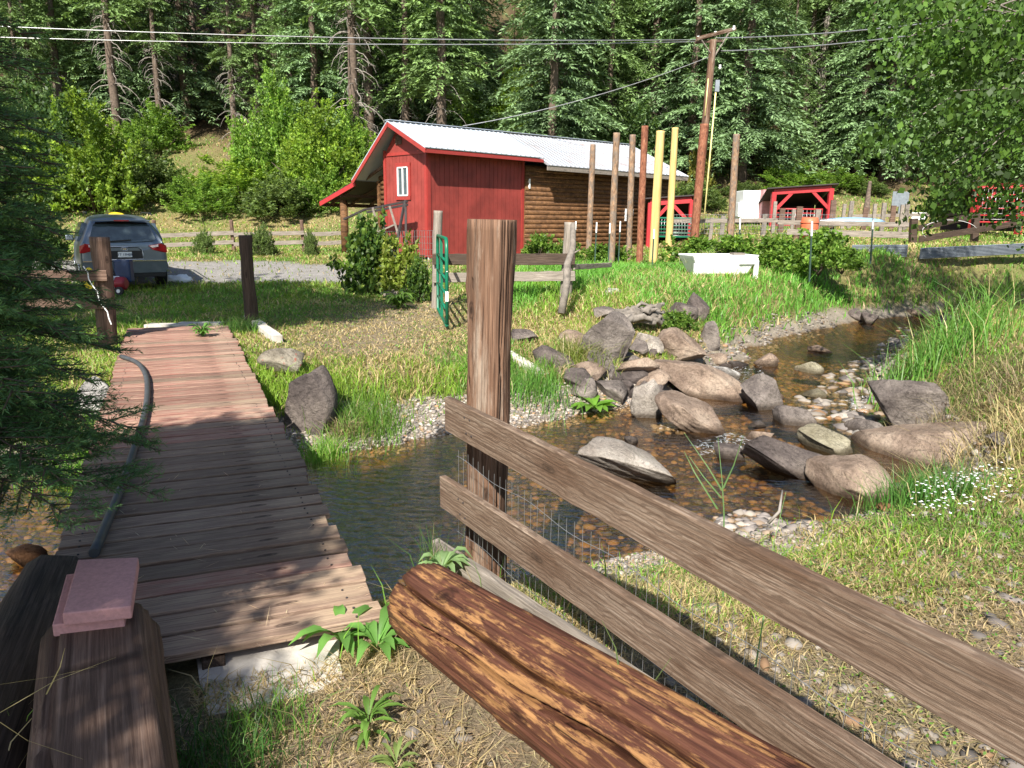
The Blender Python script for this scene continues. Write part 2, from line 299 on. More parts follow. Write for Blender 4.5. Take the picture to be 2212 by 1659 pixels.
def board(name,p,q,w,t,mat,parent=None,up=(0,0,1),wob=.004,seed=0,seg=None,bev=.004):
    """plank from p to q, w wide (local z), t thick (local y), local x along the grain"""
    m,L=frame(p,q,up); seg=seg or max(3,min(24,int(L/.12))); rs=np.random.RandomState(seed+int(L*1000)%977); V=[];Fa=[]
    prof=[(-1,-1),(0,-1.0),(1,-1),(1,0),(1,1),(0,1),(-1,1),(-1,0)]; n=8
    for i in range(seg+1):
        o=rs.randn(n,2)*wob; b=rs.randn(2)*wob*.6
        for j,(a,c) in enumerate(prof): V.append((L*i/seg+(rs.randn()*wob if i in(0,seg) else 0),a*t/2+o[j,0]*.4+b[0]*.3,c*w/2+o[j,1]+b[1]))
    for i in range(seg):
        for j in range(n): Fa.append((i*n+j,(i+1)*n+j,(i+1)*n+(j+1)%n,i*n+(j+1)%n))
    me=bpy.data.meshes.new(name); me.from_pydata(V,[],Fa+[tuple(range(n)),tuple(seg*n+j for j in reversed(range(n)))]); me.update()
    o=link(name,me,mat,parent); place(o,m,parent)
    if bev: b=o.modifiers.new('bevel','BEVEL'); b.width=bev; b.segments=1; b.limit_method='ANGLE'; b.angle_limit=math.radians(50)
    return o
def roundlog(name,p,q,r0,r1,mat,parent=None,n=18,rough=.04,cracks=0,seed=0,seg=None,flat=0,round_end=0,knots=0,cd=.24):
    m,L=frame(p,q); rs=np.random.RandomState(seed); CW=max(.05,4.5/n*.9); seg=seg or max(8,int(L/.06)); seg=min(seg,90)
    i=np.arange(seg+1)/seg; j=np.arange(n)/n*2*math.pi; I,J=np.meshgrid(i,j,indexing='ij')
    R=r0+(r1-r0)*I; R=R*(1+rough*(fbm(np.cos(J)*2+seed,I*L*2+np.sin(J)*2,seed,3)-.5)*2)
    R=R*(1+rough*.8*(vn(np.cos(J)*n*.4+50,np.sin(J)*n*.4+I*L*.3,seed+5)-.5)*2)
    for c in range(cracks):
        j0=rs.rand()*2*math.pi if c or cracks<0 else math.pi*.70; a0,a1=(0,.95) if c==0 else sorted(rs.rand(2)); wv=j0+.13*np.sin(I*7+c)+.05*np.sin(I*23)
        dd=np.abs((J-wv+math.pi)%(2*math.pi)-math.pi); R=R*(1-(cd if c<2 else cd*.5)*np.exp(-(dd/CW)**4)*ss(a0-.02,a0+.08,I)*(1-ss(a1-.1,a1,I)))
    for c in range(knots):
        kj,ki=rs.rand()*6.28,rs.rand(); dd=((J-kj+math.pi)%(2*math.pi)-math.pi)*r0; di=(I-ki)*L; R=R+(.11 if n>100 else .2)*r0*np.exp(-(dd**2+di**2)/(.22*r0)**2)
    if round_end: R=R*(1-.5*(1-ss(0,round_end/L,I))**2.2)
    X=I*L; Y=R*np.cos(J); Z=R*np.sin(J)
    if flat: Z=np.minimum(Z,flat*r0)
    V=np.stack([X,Y,Z],-1).reshape(-1,3); Fa=[(a*n+b,(a+1)*n+b,(a+1)*n+(b+1)%n,a*n+(b+1)%n) for a in range(seg) for b in range(n)]
    k=len(V); cap=[tuple(range(n)),tuple(seg*n+b for b in reversed(range(n)))]
    me=bpy.data.meshes.new(name); me.from_pydata(V.tolist(),[],Fa+cap); me.polygons.foreach_set('use_smooth',[True]*len(Fa)+[False]*2); me.update()
    o=link(name,me,mat,parent); place(o,m,parent); return o
def icos(sub):
    import bmesh
    bm=bmesh.new(); bmesh.ops.create_icosphere(bm,subdivisions=sub,radius=1); V=np.array([v.co[:] for v in bm.verts]); Fc=np.array([[v.index for v in f.verts] for f in bm.faces]); bm.free(); return V,Fc
ICO={k:icos(k) for k in (1,2,4,5)}
def rockshape(seed,sub=4,cuts=7,rough=.1):
    V,Fc=ICO[sub]; V=V.copy(); rs=np.random.RandomState(seed)
    q=V*1.1+seed*3.1; V=V*(1+.35*(fbm(q[:,0]+q[:,2]*.7,q[:,1]-q[:,2]*.6,seed%40,2)-.5))[:,None]
    for c in range(max(4,cuts-1)):
        n=unit(rs.randn(3)); d=.34+.42*rs.rand(); h=V@n; over=np.maximum(0,h-d); V=V-over[:,None]*n*.97
    V=V/np.abs(V).max(0)
    nz=np.abs(fbm(q[:,0]*2+q[:,2]*1.7,q[:,1]*2-q[:,2]*1.6,seed%50,5)-.5)
    return V*(1.04-rough*2.2*nz)[:,None],Fc
# blades & cards
def blades(P,h,w,lean,seed=0,curl=1.):
    rs=np.random.RandomState(seed); n=len(P); a=rs.rand(n)*6.283; b=rs.rand(n)*6.283
    d=np.stack([np.cos(a),np.sin(a),0*a],1); s=np.stack([np.cos(b),np.sin(b),0*b],1)
    h=np.broadcast_to(h,(n,)); w=np.broadcast_to(w,(n,)); L=np.broadcast_to(lean,(n,))*(.3+rs.rand(n)*1.2)
    up=np.array([0,0,1.])
    p1=P+up*(h*.55)[:,None]+d*(h*L*.3)[:,None]; p2=P+up*(h*(1-.25*L*curl))[:,None]+d*(h*L)[:,None]
    V=np.stack([P-s*(w/2)[:,None],P+s*(w/2)[:,None],p1+s*(w*.42)[:,None],p1-s*(w*.42)[:,None],p2],1).reshape(-1,3)
    k=np.arange(n)*5; 
    Fq=np.concatenate([np.stack([k,k+1,k+2],1),np.stack([k,k+2,k+3],1),np.stack([k+3,k+2,k+4],1)]); return V,Fq
def cards(P,D,S,L,W):
    n=len(P); L=np.broadcast_to(L,(n,))[:,None]; W=np.broadcast_to(W,(n,))[:,None]
    V=np.stack([P,P+D*L*.45+S*W/2,P+D*L,P+D*L*.45-S*W/2],1).reshape(-1,3); return V,np.arange(n*4).reshape(-1,4)
def vcol(base,n,rep,seed=0,var=.3,alt=None,altp=.2):
    rs=np.random.RandomState(seed); c=np.array(base)[None]*(1+var*(rs.rand(n,1)*2-1))*(1+.12*(rs.rand(n,3)*2-1))
    if alt is not None: mk=rs.rand(n)<altp; c[mk]=np.array(alt)*(1+var*(rs.rand(mk.sum(),1)*2-1))
    return np.repeat(c,rep,0)
def rdir(n,rs): return unit(rs.randn(n,3))
# ================= SETTING =================
def axis(segs):
    out=[]
    for a,b,st in segs: out+=list(np.arange(a,b,st))
    return np.array(out+[segs[-1][1]])
gx=axis([(-130,-40,3),(-40,-14,.6),(-14,-5,.2),(-5,6,.06),(6,14,.14),(14,40,.6),(40,130,3)])
gy=axis([(-30,-2,1.5),(-2,1,.3),(1,9,.06),(9,20,.12),(20,40,.35),(40,80,.9),(80,180,3)])
X,Y=np.meshgrid(gx,gy,indexing='ij'); Z=T(X,Y); D,SD,HWv=creek(X,Y)
def zones(x,y):
    """weights: drive gravel, path dirt, dry grass, green grass, creek gravel, forest litter"""
    d,sd,hw=creek(x,y); n=fbm(x*.5,y*.5,21); n2=fbm(x*1.7,y*1.7,22)
    z=T(x,y)
    drive=ss(19.2,20.2,y+(n-.5)*1.6)*(1-ss(23.2,24.3,y+(n-.5)*1.2))*(1-ss(-4.,-2.4,x))
    path=np.exp(-(((x+2.2-(y-11)*.02)/1.8)**2))*ss(8.8,10.6,y+(n2-.5)*2)*(1-ss(15.5,18.5,y))*.95
    path=np.maximum(path,ss(3.2,2.7,y+x*0)*ss(-1.35,-.9,x)*0+(1-ss(2.7,3.3,y-.25*x))*ss(-1.6,-1.0,x)*(sd<0))
    beach=(1-ss(-.42,-.22,z+(n2-.5)*.25))
    dry=np.clip((ss(.42,.62,n)*.7+np.exp(-((d-hw-2.6)/1.2)**2)*(x>0)*(sd>0)*1.0+.35*ss(2,4,x)*(1-ss(13.5,15,y))*(sd>0)+.75*(sd<0)*ss(.36,.56,n2)+.35*ss(24,27,y)),0,1)
    lit=ss(41,47,y+(n-.5)*5-3*ss(0,10,x))*ss(.30,.45,n+.1*ss(46,54,y))*(1-.8*(x/np.maximum(y,1)<-.30)*(1-ss(50,58,y)))
    return drive,path,beach,dry,lit,z,n,n2
def gcolor(x,y):
    drive,path,beach,dry,lit,z,n,n2=zones(x,y)
    sh=x.shape+(3,); c=np.zeros(sh)+np.array([.12,.14,.045])
    def mixc(c,w_,k): return c*(1-w_[...,None])+np.array(k)*w_[...,None]
    c=mixc(c,dry*.8,(.25,.195,.10)); c=mixc(c,np.clip(path,0,1)*.85,(.25,.195,.145)); c=mixc(c,drive,(.27,.255,.25))
    c=mixc(c,beach,(.26,.225,.19)); c=mixc(c,lit,(.085,.06,.035))
    th=ss(95,120,y); c=mixc(c,th,(.50,.36,.19))
    wet=ss(WL+.08,WL-.02,z)
    wet=1-ss(WL-.03,WL+.05,z)
    return c,wet
C3,wet=gcolor(X,Y)
V=np.stack([X,Y,Z],-1).reshape(-1,3); nx,ny=X.shape; I=np.arange(nx*ny).reshape(nx,ny)
Fc=np.stack([I[:-1,:-1],I[1:,:-1],I[1:,1:],I[:-1,1:]],-1).reshape(-1,4)
cc=np.concatenate([C3.reshape(-1,3),(1-wet).reshape(-1,1)],1)
tag(npmesh('ground',V,Fc,'ground',col=cc,smooth=True),'grassy creek valley floor rising to a wooded slope',kind='structure')
# tan dry hill far behind the trees
hx=np.linspace(-260,260,60); hy=np.linspace(170,330,24); HX,HY=np.meshgrid(hx,hy,indexing='ij'); HZ=34+.62*(HY-170)+8*(fbm(HX*.02,HY*.02,4)-.5)-ss(120,220,HX)*60
nx,ny=HX.shape; I=np.arange(nx*ny).reshape(nx,ny); Fh=np.stack([I[:-1,:-1],I[1:,:-1],I[1:,1:],I[:-1,1:]],-1).reshape(-1,4)
tag(npmesh('hill',np.stack([HX,HY,HZ],-1).reshape(-1,3),Fh,plain('dry_hill',(.52,.36,.19),.95,var=.2,sc=.2),smooth=True),'dry tan hill far behind the forest',kind='structure')
# water
wx=axis([(-60,-8,1.),(-8,12,.15),(12,80,2)]); pts=[];
s=np.linspace(0,len(CL)-1,400); cxs=np.interp(s,range(len(CL)),CL[:,0]); cys=np.interp(s,range(len(CL)),CL[:,1]); hws=np.interp(s,range(len(CL)),HW)+1.1
dx=np.gradient(cxs); dy=np.gradient(cys); 
dx=np.convolve(np.pad(dx,20,'edge'),np.ones(41)/41,'valid'); dy=np.convolve(np.pad(dy,20,'edge'),np.ones(41)/41,'valid'); L=np.hypot(dx,dy)
k=np.linspace(-1,1,13); WX=cxs[:,None]-(dy/L)[:,None]*k*hws[:,None]; WY=cys[:,None]+(dx/L)[:,None]*k*hws[:,None]
I=np.arange(400*13).reshape(400,13); Fw=np.stack([I[:-1,:-1],I[1:,:-1],I[1:,1:],I[:-1,1:]],-1).reshape(-1,4)
tag(npmesh('water',np.stack([WX,WY,np.full(WX.shape,WL)],-1).reshape(-1,3),Fw[:,::-1],'water',smooth=True),'shallow clear brown creek water',kind='structure')
# ================= FOOTBRIDGE =================
DZ=.13
ba=math.radians(-24.6); bd=np.array([math.sin(ba),math.cos(ba),0]); bs=np.array([math.cos(ba),-math.sin(ba),0])   # along, rightwards
R0=atz(832,1332,DZ); R0[2]=DZ; BW=1.45; BL=9.9
br=thing('footbridge','red brown plank footbridge crossing the creek','footbridge',(R0[0],R0[1],0))
pw=.186; npl=int(BL/pw); rs=np.random.RandomState(3)
for i in range(npl):
    c=R0+bd*(i+.5)*pw; jit=rs.randn(2)*.012
    far=(i/npl)>.3
    p=c-bs*(BW+jit[0])+bd*.07+np.array([0,0,-.02+rs.randn()*.003]); q=c+bs*jit[1]+np.array([0,0,-.02+rs.randn()*.003])
    board('plank',p,q,pw-.026-rs.rand()*.010,.038,('deckred' if (rs.rand()<(.75 if far else .2)) else 'deck'),br,up=bs*0+bd,wob=.0018,seed=i,bev=.003)
for o in (-.12,-BW+.12,-BW/2):
    p=R0+bs*o+bd*.05; q=R0+bs*o+bd*(BL-.05); board('stringer',(p[0],p[1],-.04),(q[0],q[1],-.04),.22,.09,'dark',br,seg=6)
mb=MB()
for i in range(npl):
    for o in (-.12,-BW+.12):
        for k_ in (.28,.72):
            c=R0+bs*(o+.01*math.sin(i*3.1+k_))+bd*(i+k_)*pw; mb.tube([(c[0],c[1],DZ-.003),(c[0],c[1],DZ+.003)],.0055,6)
tag(mb.build('nail_heads','rusty',br),kind='stuff')
rs=np.random.RandomState(44); n=170; al=rs.rand(n)**1.6*7; ac=-rs.rand(n)*BW; P=R0+bd*al[:,None]+bs*ac[:,None]; P[:,2]=DZ+.006; D3=unit(rs.randn(n,3)*np.array([1,1,.02])); V,Fc=cards(P,D3,unit(np.cross(D3,[0,0,1.])),.03+.16*rs.rand(n)**2,.0028)
tag(npmesh('straw_litter',V,Fc,'straw',col=vcol((.55,.42,.27),n,4,4,.3)),'loose dry straws lying on the footbridge planks',kind='stuff')
# black pipe on the deck
pp=[(203,1195),(235,1120),(268,1040),(291,965),(309,910),(319,860),(318,815),(305,790),(290,779),(262,770)]
pts=[atz(u,v,DZ+.028) for u,v in pp]; ip=np.linspace(0,len(pts)-1,40); P=np.array(pts); cr=np.stack([np.interp(ip,range(len(pts)),P[:,i]) for i in range(3)],1)
for _ in range(3): cr[1:-1]=(cr[:-2]+cr[1:-1]*2+cr[2:])/4
mb=MB(); mb.tube(cr,.027,10); tag(mb.build('water_pipe','hose'),'dark poly water pipe curving along the footbridge deck','pipe')
# concrete slab at near end, rough edged
def slab(name,label,cat,poly,z0,z1,mat='conc',group=None,seed=0):
    mb=MB(); rs=np.random.RandomState(seed); P=[]
    n=len(poly)
    for i in range(n):
        a=np.array(poly[i]); b=np.array(poly[(i+1)%n])
        for t_ in np.arange(0,1,.25): P.append(a+(b-a)*t_+rs.randn(2)*.004)
    k=len(P); v=[(x,y,z0) for x,y in P]+[(x,y,z1) for x,y in P]
    mb.add(v,[tuple(range(k,2*k))]+[(i,(i+1)%k,k+(i+1)%k,k+i) for i in range(k)])
    return tag(mb.build(name,mat),label,cat,group)
zz=.03
slab('concrete_slab','cracked pale concrete slab at the near end of the footbridge','slab',[atz(u,v,zz)[:2] for u,v in ((448,1545),(560,1520),(700,1485),(742,1462),(732,1420),(740,1340),(420,1400))],-.1,zz,seed=1)
for i,(u,v,l) in enumerate(((365,704,'pale concrete block sunk in grass at the left of the bridge\'s far end'),(432,701,'pale concrete block sunk in grass nearest the dark post at the bridge\'s far end'))):
    p=atz(u,v,.1); slab('concrete_block',l,'block',[p[:2]+np.array(q) for q in ((-.36,-.1),(.33,-.02),(.34,.16),(-.34,.1))],-.05,.13,group='concrete blocks at the far bridge end',seed=i+4)
p=atz(832,1362,.05)
slab('board_offcut','short pale board between the slab and the peeled log','board',[p[:2]+np.array(q) for q in ((-.26,-.06),(.1,.0),(.12,.13),(-.2,.09))],0,.08,mat='deck')
# ============ left timber + pavers ============
tz=.40
e0=(atz(120,1340,tz)+atz(310,1300,tz))/2; n0=(atz(60,1659,tz)+atz(390,1659,tz))/2
dv=n0-e0; dv/=np.linalg.norm(dv); q=e0+dv*2.2; wd=.42
roundlog('timber',(e0[0]-.015,e0[1],tz-.148),(q[0]-.02,q[1],tz-.148),.20,.205,'beam',None,n=60,rough=.07,cd=.3,cracks=5,seed=4,flat=.74,round_end=.0)
tag(bpy.data.objects['timber'],'thick dark squared timber beside the near bridge end, pavers on its end','timber')
def paver(ps,z0,z1,label):
    mb=MB(); v=[(x,y,z0) for x,y in ps]+[(x,y,z1) for x,y in ps]
    mb.add(v,[(3,2,1,0),(4,5,6,7),(0,1,5,4),(1,2,6,5),(2,3,7,6),(3,0,4,7)]); tag(mb.build('paver_brick','brick',None,bevel=.006),label,'paver brick',group='pink pavers on the timber')
pz=tz-.01
paver([atz(u,v,pz+.05)[:2] for u,v in ((112,1350),(268,1332),(286,1222),(143,1240))],pz,pz+.05,'lower pink paver brick lying directly on the dark timber')
paver([atz(u,v,pz+.104)[:2] for u,v in ((134,1325),(283,1309),(299,1203),(168,1208))],pz+.052,pz+.104,'upper pink paver brick lying on top of the other paver')
# timber edging left of it and leaning post at picture edge
g0=atz(52,1659,.25); roundlog('retaining_timber',(g0[0]-.10,g0[1]-.3,.02),(-2.35,3.5,.02),.19,.17,'dark',None,n=14,rough=.15,seed=9)
tag(bpy.data.objects['retaining_timber'],'dark retaining timber left of the paver topped timber','timber')
# ============ right log and plank fence ============
roundlog('peeled_log',(-.42,3.08,.2),(1.35,.57,.53),.175,.21,'logr',None,n=230,rough=.035,cd=.88,cracks=2,seed=2,round_end=.03,knots=3)
tag(bpy.data.objects['peeled_log'],'fat peeled log with flaking red brown stain and a long crack','log')
fn=thing('plank_fence','weathered grey plank fence with wire mesh and a thick cracked post','fence',(-.2,4.1,-.1))
# thick post with deep cracks
b0=aty(1048,1230,4.2); t0=aty(1062,474,4.2)
roundlog('post',(b0[0]-.0,b0[1],-.75),(t0[0],t0[1],t0[2]),.115,.128,'post',fn,n=180,rough=.12,cd=.45,cracks=7,seed=21,knots=4)
def PT(u,v,d): return CAM+ray(u,v)*d
r1a=aty(970,890,3.92); ra=math.radians(150.2); rd=np.array([math.sin(ra),math.cos(ra),0])
def railpt(u,v):   # point where the view ray meets the vertical plane of the rails
    n=np.array([rd[1],-rd[0],0]); r=ray(u,v); t_=((r1a-CAM)@n)/(r@n); return CAM+r*t_
def rail_between(a,b,w,seed,ext=1.6):
    p=railpt(*a); q=railpt(*b); q=p+(q-p)/np.linalg.norm(q-p)*(np.linalg.norm(q-p)+ext); return board('rail',p,q,w,.042,'rail',fn,wob=.0013,seed=seed,bev=.004,seg=40)
rail_between((968,893),(2212,1552),.19,1); rail_between((957,1060),(1830,1659),.185,2)
p=railpt(950,1175)+np.array([-.02,-.04,0]); q=railpt(1450,1530); board('rail',p,p+(q-p)*1.9,.10,.05,'grey',fn,seed=5,bev=.003)
mb=MB()
for z_,k_ in ((.04,.03),(-.04,.10)):
    for base in (railpt(968,893),railpt(957,1060)):
        for e_ in (.24,.30): c=base+rd*(e_+k_*.3)+np.array([0,0,z_]); nn=np.array([rd[1],-rd[0],0]); mb.tube([c-nn*.019,c-nn*.026],.005,6) if nn@(CAM-c)<0 else mb.tube([c+nn*.019,c+nn*.026],.005,6)
tag(mb.build('nail_heads','rusty',fn),kind='stuff')
# wire mesh behind rails
mb=MB(); off=np.array([rd[1]*-.0,0,0])+np.array([.04,.03,0]); P0=r1a+off
for i in range(60):
    p=P0+rd*(.02+i*.06)+off*0; h=np.array([0,0,1]); x=math.sin(i*.7)*.008
    mb.tube([p+h*(.02+x)-h*0+np.array([0,0,-.24]),p+np.array([x,x,-.75])],.0013,4,False)
for z in (-.27,-.42,-.57,-.70):
    mb.tube([P0+rd*t_+np.array([0,0,z+.012*math.sin(t_*9+z*20)]) for t_ in np.linspace(0,3.6,60)],.0017,4,False)
mb.build('wire_mesh','steel',fn)
# ============ posts / gate ============
def vpost(name,u,vb,vt,y,r,mat,label,cat='post',parent=None,group=None,seed=0,u2=None,**k):
    b=aty(u,vb,y); t_=aty(u2 or u,vt,y); g=T1(b[0],b[1]); 
    o=roundlog(name,(b[0],b[1],min(b[2],g)-.15),(t_[0],t_[1],t_[2]),r,r*.93,mat,parent,seed=seed,**k)
    if parent is None: tag(o,label,cat,group)
    return o
vpost('wooden_post',545,690,508,12.6,.11,'dark','dark square topped post at the far right corner of the footbridge',u2=529,seed=31,rough=.15,cracks=2,n=16)
# far left gate posts behind the fir
lf=thing('rail_gate','dark plank gate section behind the fir, left of the bridge\'s far end','gate',(-6.6,10.6,0))
vpost('post',228,700,512,10.5,.13,'beam',None,parent=lf,u2=215,seed=33,rough=.15,cracks=2,n=14)
for v in (595,655): p=aty(232,v,10.35); board('rail',p,(p[0]-1.9,p[1]-.25,p[2]-.02),.15,.04,'beam',lf)
mb=MB(); mb.tube([aty(180+i*7+3*math.sin(i*2),575+i*14,10.2) for i in range(10)],.009,5,False); tag(mb.build('rope','white'),'white rope hanging over the dark plank gate behind the fir','rope')
# green tube gate
gg=thing('tube_gate','green tubular steel farm gate standing open','gate',aty(950,690,13.))
ga=math.radians(-9.4); gd=np.array([math.sin(ga),math.cos(ga),0]); gb=atz(966,712,.02); gb[2]=0
hz=[.12,.36,.58,.8,1.02,1.26]; GL=2.35
def G(s,z): return (gb[0]+gd[0]*s,gb[1]+gd[1]*s,z*1.17)
mb=MB(); mb.tube([G(0,.10),G(0,1.16),G(.04,1.27),G(.12,1.31),G(GL-.12,1.31),G(GL-.04,1.27),G(GL,1.16),G(GL,.10),G(GL-.05,.06),G(.05,.06),G(0,.10)],.032,8); mb.build('gate_frame','green',gg)
for z in (.3,.52,.74,1.0): mb=MB(); mb.tube([G(0,z),G(GL,z)],.025,8); mb.build('gate_bar','green',gg)
mb=MB(); mb.bar(G(GL*.55,.06),G(GL*.55,1.31),.05,.03,up=(gd[0],gd[1],0)); mb.build('gate_upright','green',gg)
mb=MB(); mb.box(G(-.01,.5),(.05,.04,.17)); mb.tube([G(-.02,.62),G(.02,.7),G(.15,.74),G(-.03,.86)],.012,5); mb.build('gate_latch','white',gg)
# corral fence behind the gate
cf=thing('rail_fence','dark weathered two rail fence between the green gate and the red barn','fence',(-1,15.4,0))
vpost('post',941,640,455,15.3,.10,'grey',None,parent=cf,u2=946,seed=41,rough=.12,n=12)
vpost('post',1222,610,480,15.0,.12,'grey',None,parent=cf,u2=1231,seed=42,rough=.12,n=12)
for (v0,v1,w) in ((560,560,.22),(600,596,.19)): board('rail',aty(935,v0,15.15),aty(1242,v1,14.85),w,.06,'dark' if v0==560 else 'grey',cf,seed=v0)
board('rail',aty(1240,577,14.9),aty(1320,572,17.),.10,.05,'grey',cf)
a=aty(1213,660,13.6); b=aty(1238,484,14.2)
mb=MB(); mb.tube([a-np.array([0,0,.15]),a*.75+b*.25+np.array([.04,0,0]),a*.5+b*.5,a*.3+b*.7+np.array([.06,0,0]),b],[.075,.07,.07,.06,.05],9); mb.tube([a*.4+b*.6,a*.35+b*.65+np.array([.2,0,.05])],[.03,.012],6)
tag(mb.build('leaning_stake','barkgrey'),'crooked bleached branch leaning as a stake against the corral fence','stake')
# landscape logs / curbs
def flog(name,u0,v0,u1,v1,r,mat,label,cat='log',seed=0,dz=.0,n=14,**k):
    a=gp(u0,v0); b=gp(u1,v1); a[2]+=r*.5+dz; b[2]+=r*.5+dz; tag(roundlog(name,a,b,r,r*.9,mat,None,n=n,rough=.18,seed=seed,**k),label,cat)
flog('old_log',838,640,932,650,.17,'grey','thick weathered log lying beside the dirt path left of the green gate',seed=51,cracks=2)
p=gp(538,694); q=gp(600,742); board('curb_board',(p[0],p[1],p[2]+.06),(q[0],q[1],q[2]+.06),.12,.16,'conc',None,up=(0,0,1)); tag(bpy.data.objects['curb_board'],'pale curb beam in grass from the dark post along the bridge','curb')
p=gp(1098,772); q=gp(1178,822); board('curb_beam',(p[0],p[1],p[2]+.05),(q[0],q[1],q[2]+.05),.1,.12,'conc',None); tag(bpy.data.objects['curb_beam'],'pale beam edge half hidden in grass right of the thick post','curb')
# ============ log poles ============
poles=[(1271,556,1281,312,26.5,.085,'polebark','rough bark pole nearest the red barn, leftmost of the garden poles'),
(1320,568,1332,287,22.5,.085,'polebark','rough pole with grey and tan bark, second of the garden poles'),
(1357,562,1367,291,25.,.085,'polebark','slim bark pole standing just left of the smooth red brown pole'),
(1381,575,1393,272,21.5,.085,'polered','smooth dark red brown pole left of the yellow poles'),
(1410,572,1427,283,22.,.13,'yellow','thicker yellow painted pole, left one of the two yellow poles'),
(1443,553,1459,276,24.,.105,'yellow','thinner yellow painted pole, right one of the two yellow poles'),
(1497,535,1522,268,25.5,.125,'polered','thick dark bark pole standing in front of the utility pole'),
(1578,515,1591,290,26.,.10,'polebark','tan bark pole right of the utility pole, rightmost of the garden poles')]
for i,(u,v,u2,v2,y,r,mt,l) in enumerate(poles): vpost('log_pole',u,v,v2,y,r*(1.03 if mt=='yellow' else 1.2),mt,l,'pole',group='tall upright poles in the garden',seed=60+i,u2=u2,n=14,rough=.1,knots=0 if mt=='yellow' else 8)
b=aty(1437,580,23.); flog('garden_log',1405,585,1470,578,.12,'polebark','rough log lying at the foot of the yellow poles',seed=77)
# utility pole
up_=thing('utility_pole','leaning brown utility pole with a crossarm and insulators','utility pole',aty(1505,500,30))
b=aty(1499,512,30.); t_=aty(1541,86,30.); roundlog('pole',(b[0],b[1],.3),t_,.16,.13,'post',up_,n=14,rough=.06,seed=80)
board('crossarm',aty(1505,84,29.6),aty(1588,62,30.6),.13,.1,'post',up_,seg=4); board('crossarm',aty(1502,92,29.8),aty(1560,88,30.2),.08,.08,'beam',up_,seg=3)
mb=MB(); mb.bar(aty(1515,86,29.7),aty(1541,125,30),.05,.03); mb.bar(aty(1575,70,30.4),aty(1541,125,30),.05,.03); mb.build('brace','grey',up_)
for u,v in ((1508,88),(1545,78),(1585,66),(1555,150)): 
    mb=MB(); c=aty(u,v,30.1); mb.tube([c,c+np.array([0,0,.07]),c+np.array([0,0,.12]),c+np.array([0,0,.16])],[.04,.06,.03,.05],8); mb.build('insulator','white',up_)
mb=MB(); c=aty(1549,186,29.9); mb.box(c,(.16,.14,.42)); mb.build('meter_box','galv',up_,bevel=.01)
mb=MB(); mb.tube([aty(1546,200,29.85),aty(1537,300,29.8),aty(1519,495,29.7)],.03,8); mb.tube([aty(1530,170,29.9),aty(1523,250,29.8)],.02,6); mb.build('conduit','yel2',up_)
def wire(pts,r,label,mat='steel',sag=0):
    P=[aty(*p) for p in pts]
    if len(P)==2:
        a,b=P; P=[a+(b-a)*t_+np.array([0,0,-4*sag*t_*(1-t_)]) for t_ in np.linspace(0,1,24)]
    mb=MB(); mb.tube(P,r,5,False); tag(mb.build('power_line',mat),label,'power line')
wire([(-200,48,24),(1508,86,30.)],.016,'upper of the two power lines running left from the utility pole',sag=.18)
wire([(-200,74,24),(1508,90,30.1)],.015,'lower of the two power lines running left from the utility pole',sag=.18)
wire([(1545,82,30),(2300,8,22)],.02,'upper power line running right from the utility pole into the trees',sag=.2)
wire([(1558,110,30),(2300,25,22)],.02,'lower power line running right from the utility pole crossarm',sag=.2)
wire([(1534,122,30),(1000,272,28)],.014,'service wire sagging from the utility pole down toward the barn roof',sag=.25)
wire([(1640,112,34),(1990,200,40)],.012,'thin dark wire sloping down right against the forest',mat='rubber',sag=.1)
# ============ BARN ============
BA=math.radians(46); bh=np.array([math.sin(BA),math.cos(BA),0]); bg_=np.array([-math.cos(BA),math.sin(BA),0]); C0=atz(925,563,.45); C0[2]=0
def B(s,g,z): return C0+bh*s+bg_*g+np.array([0,0,z])
barn=thing('barn','dark red barn with white metal roof and log sided rear wing','barn',(C0[0],C0[1],.4))
AX=(bh,bg_,np.array([0,0,1.]))
zb=.62; Wg=2.4
mb=MB() # red box core
mb.box(B(2.2,1.22,2.3),(4.36,2.36,3.5),AX)
# gable triangle core
mb.add([B(.02,.02,4.0),B(.02,1.55,4.82),B(.02,2.4,3.9),B(4.38,.02,4.0),B(4.38,1.55,4.82),B(4.38,2.4,3.9)],[(0,1,2),(5,4,3),(0,3,4,1),(1,4,5,2)])
mb.build('wall_core','redpaint',barn)
mb=MB(); s=.12
while s<4.3:
    mb.box(B(s+.093,-.004,2.33),(.186,.02,3.42),AX); s+=.2
g=.1
while g<2.3:
    hh=3.30; mb.box(B(-.004,g+.095,zb+hh/2),(.02,.186,hh),AX); g+=.2
mb.add([B(-.016,0,3.95),B(-.016,1.55,4.80),B(-.016,2.4,3.88)],[(0,1,2)])
mb.build('siding','redpaint',barn)
mb=MB()
for s0,g0,sx,gx_ in ((.05,-.024,.13,.03),(-.024,.05,.03,.13),(4.36,-.024,.12,.03),(-.024,2.36,.03,.13)): mb.box(B(s0,g0,2.33),(sx,gx_,3.5),AX)
mb.bar(B(-.03,0,3.93),B(-.03,2.4,3.93),.03,.10); mb.bar(B(0,-.03,.6),B(4.4,-.03,.6),.03,.12); mb.build('corner_trim','redtrim',barn)
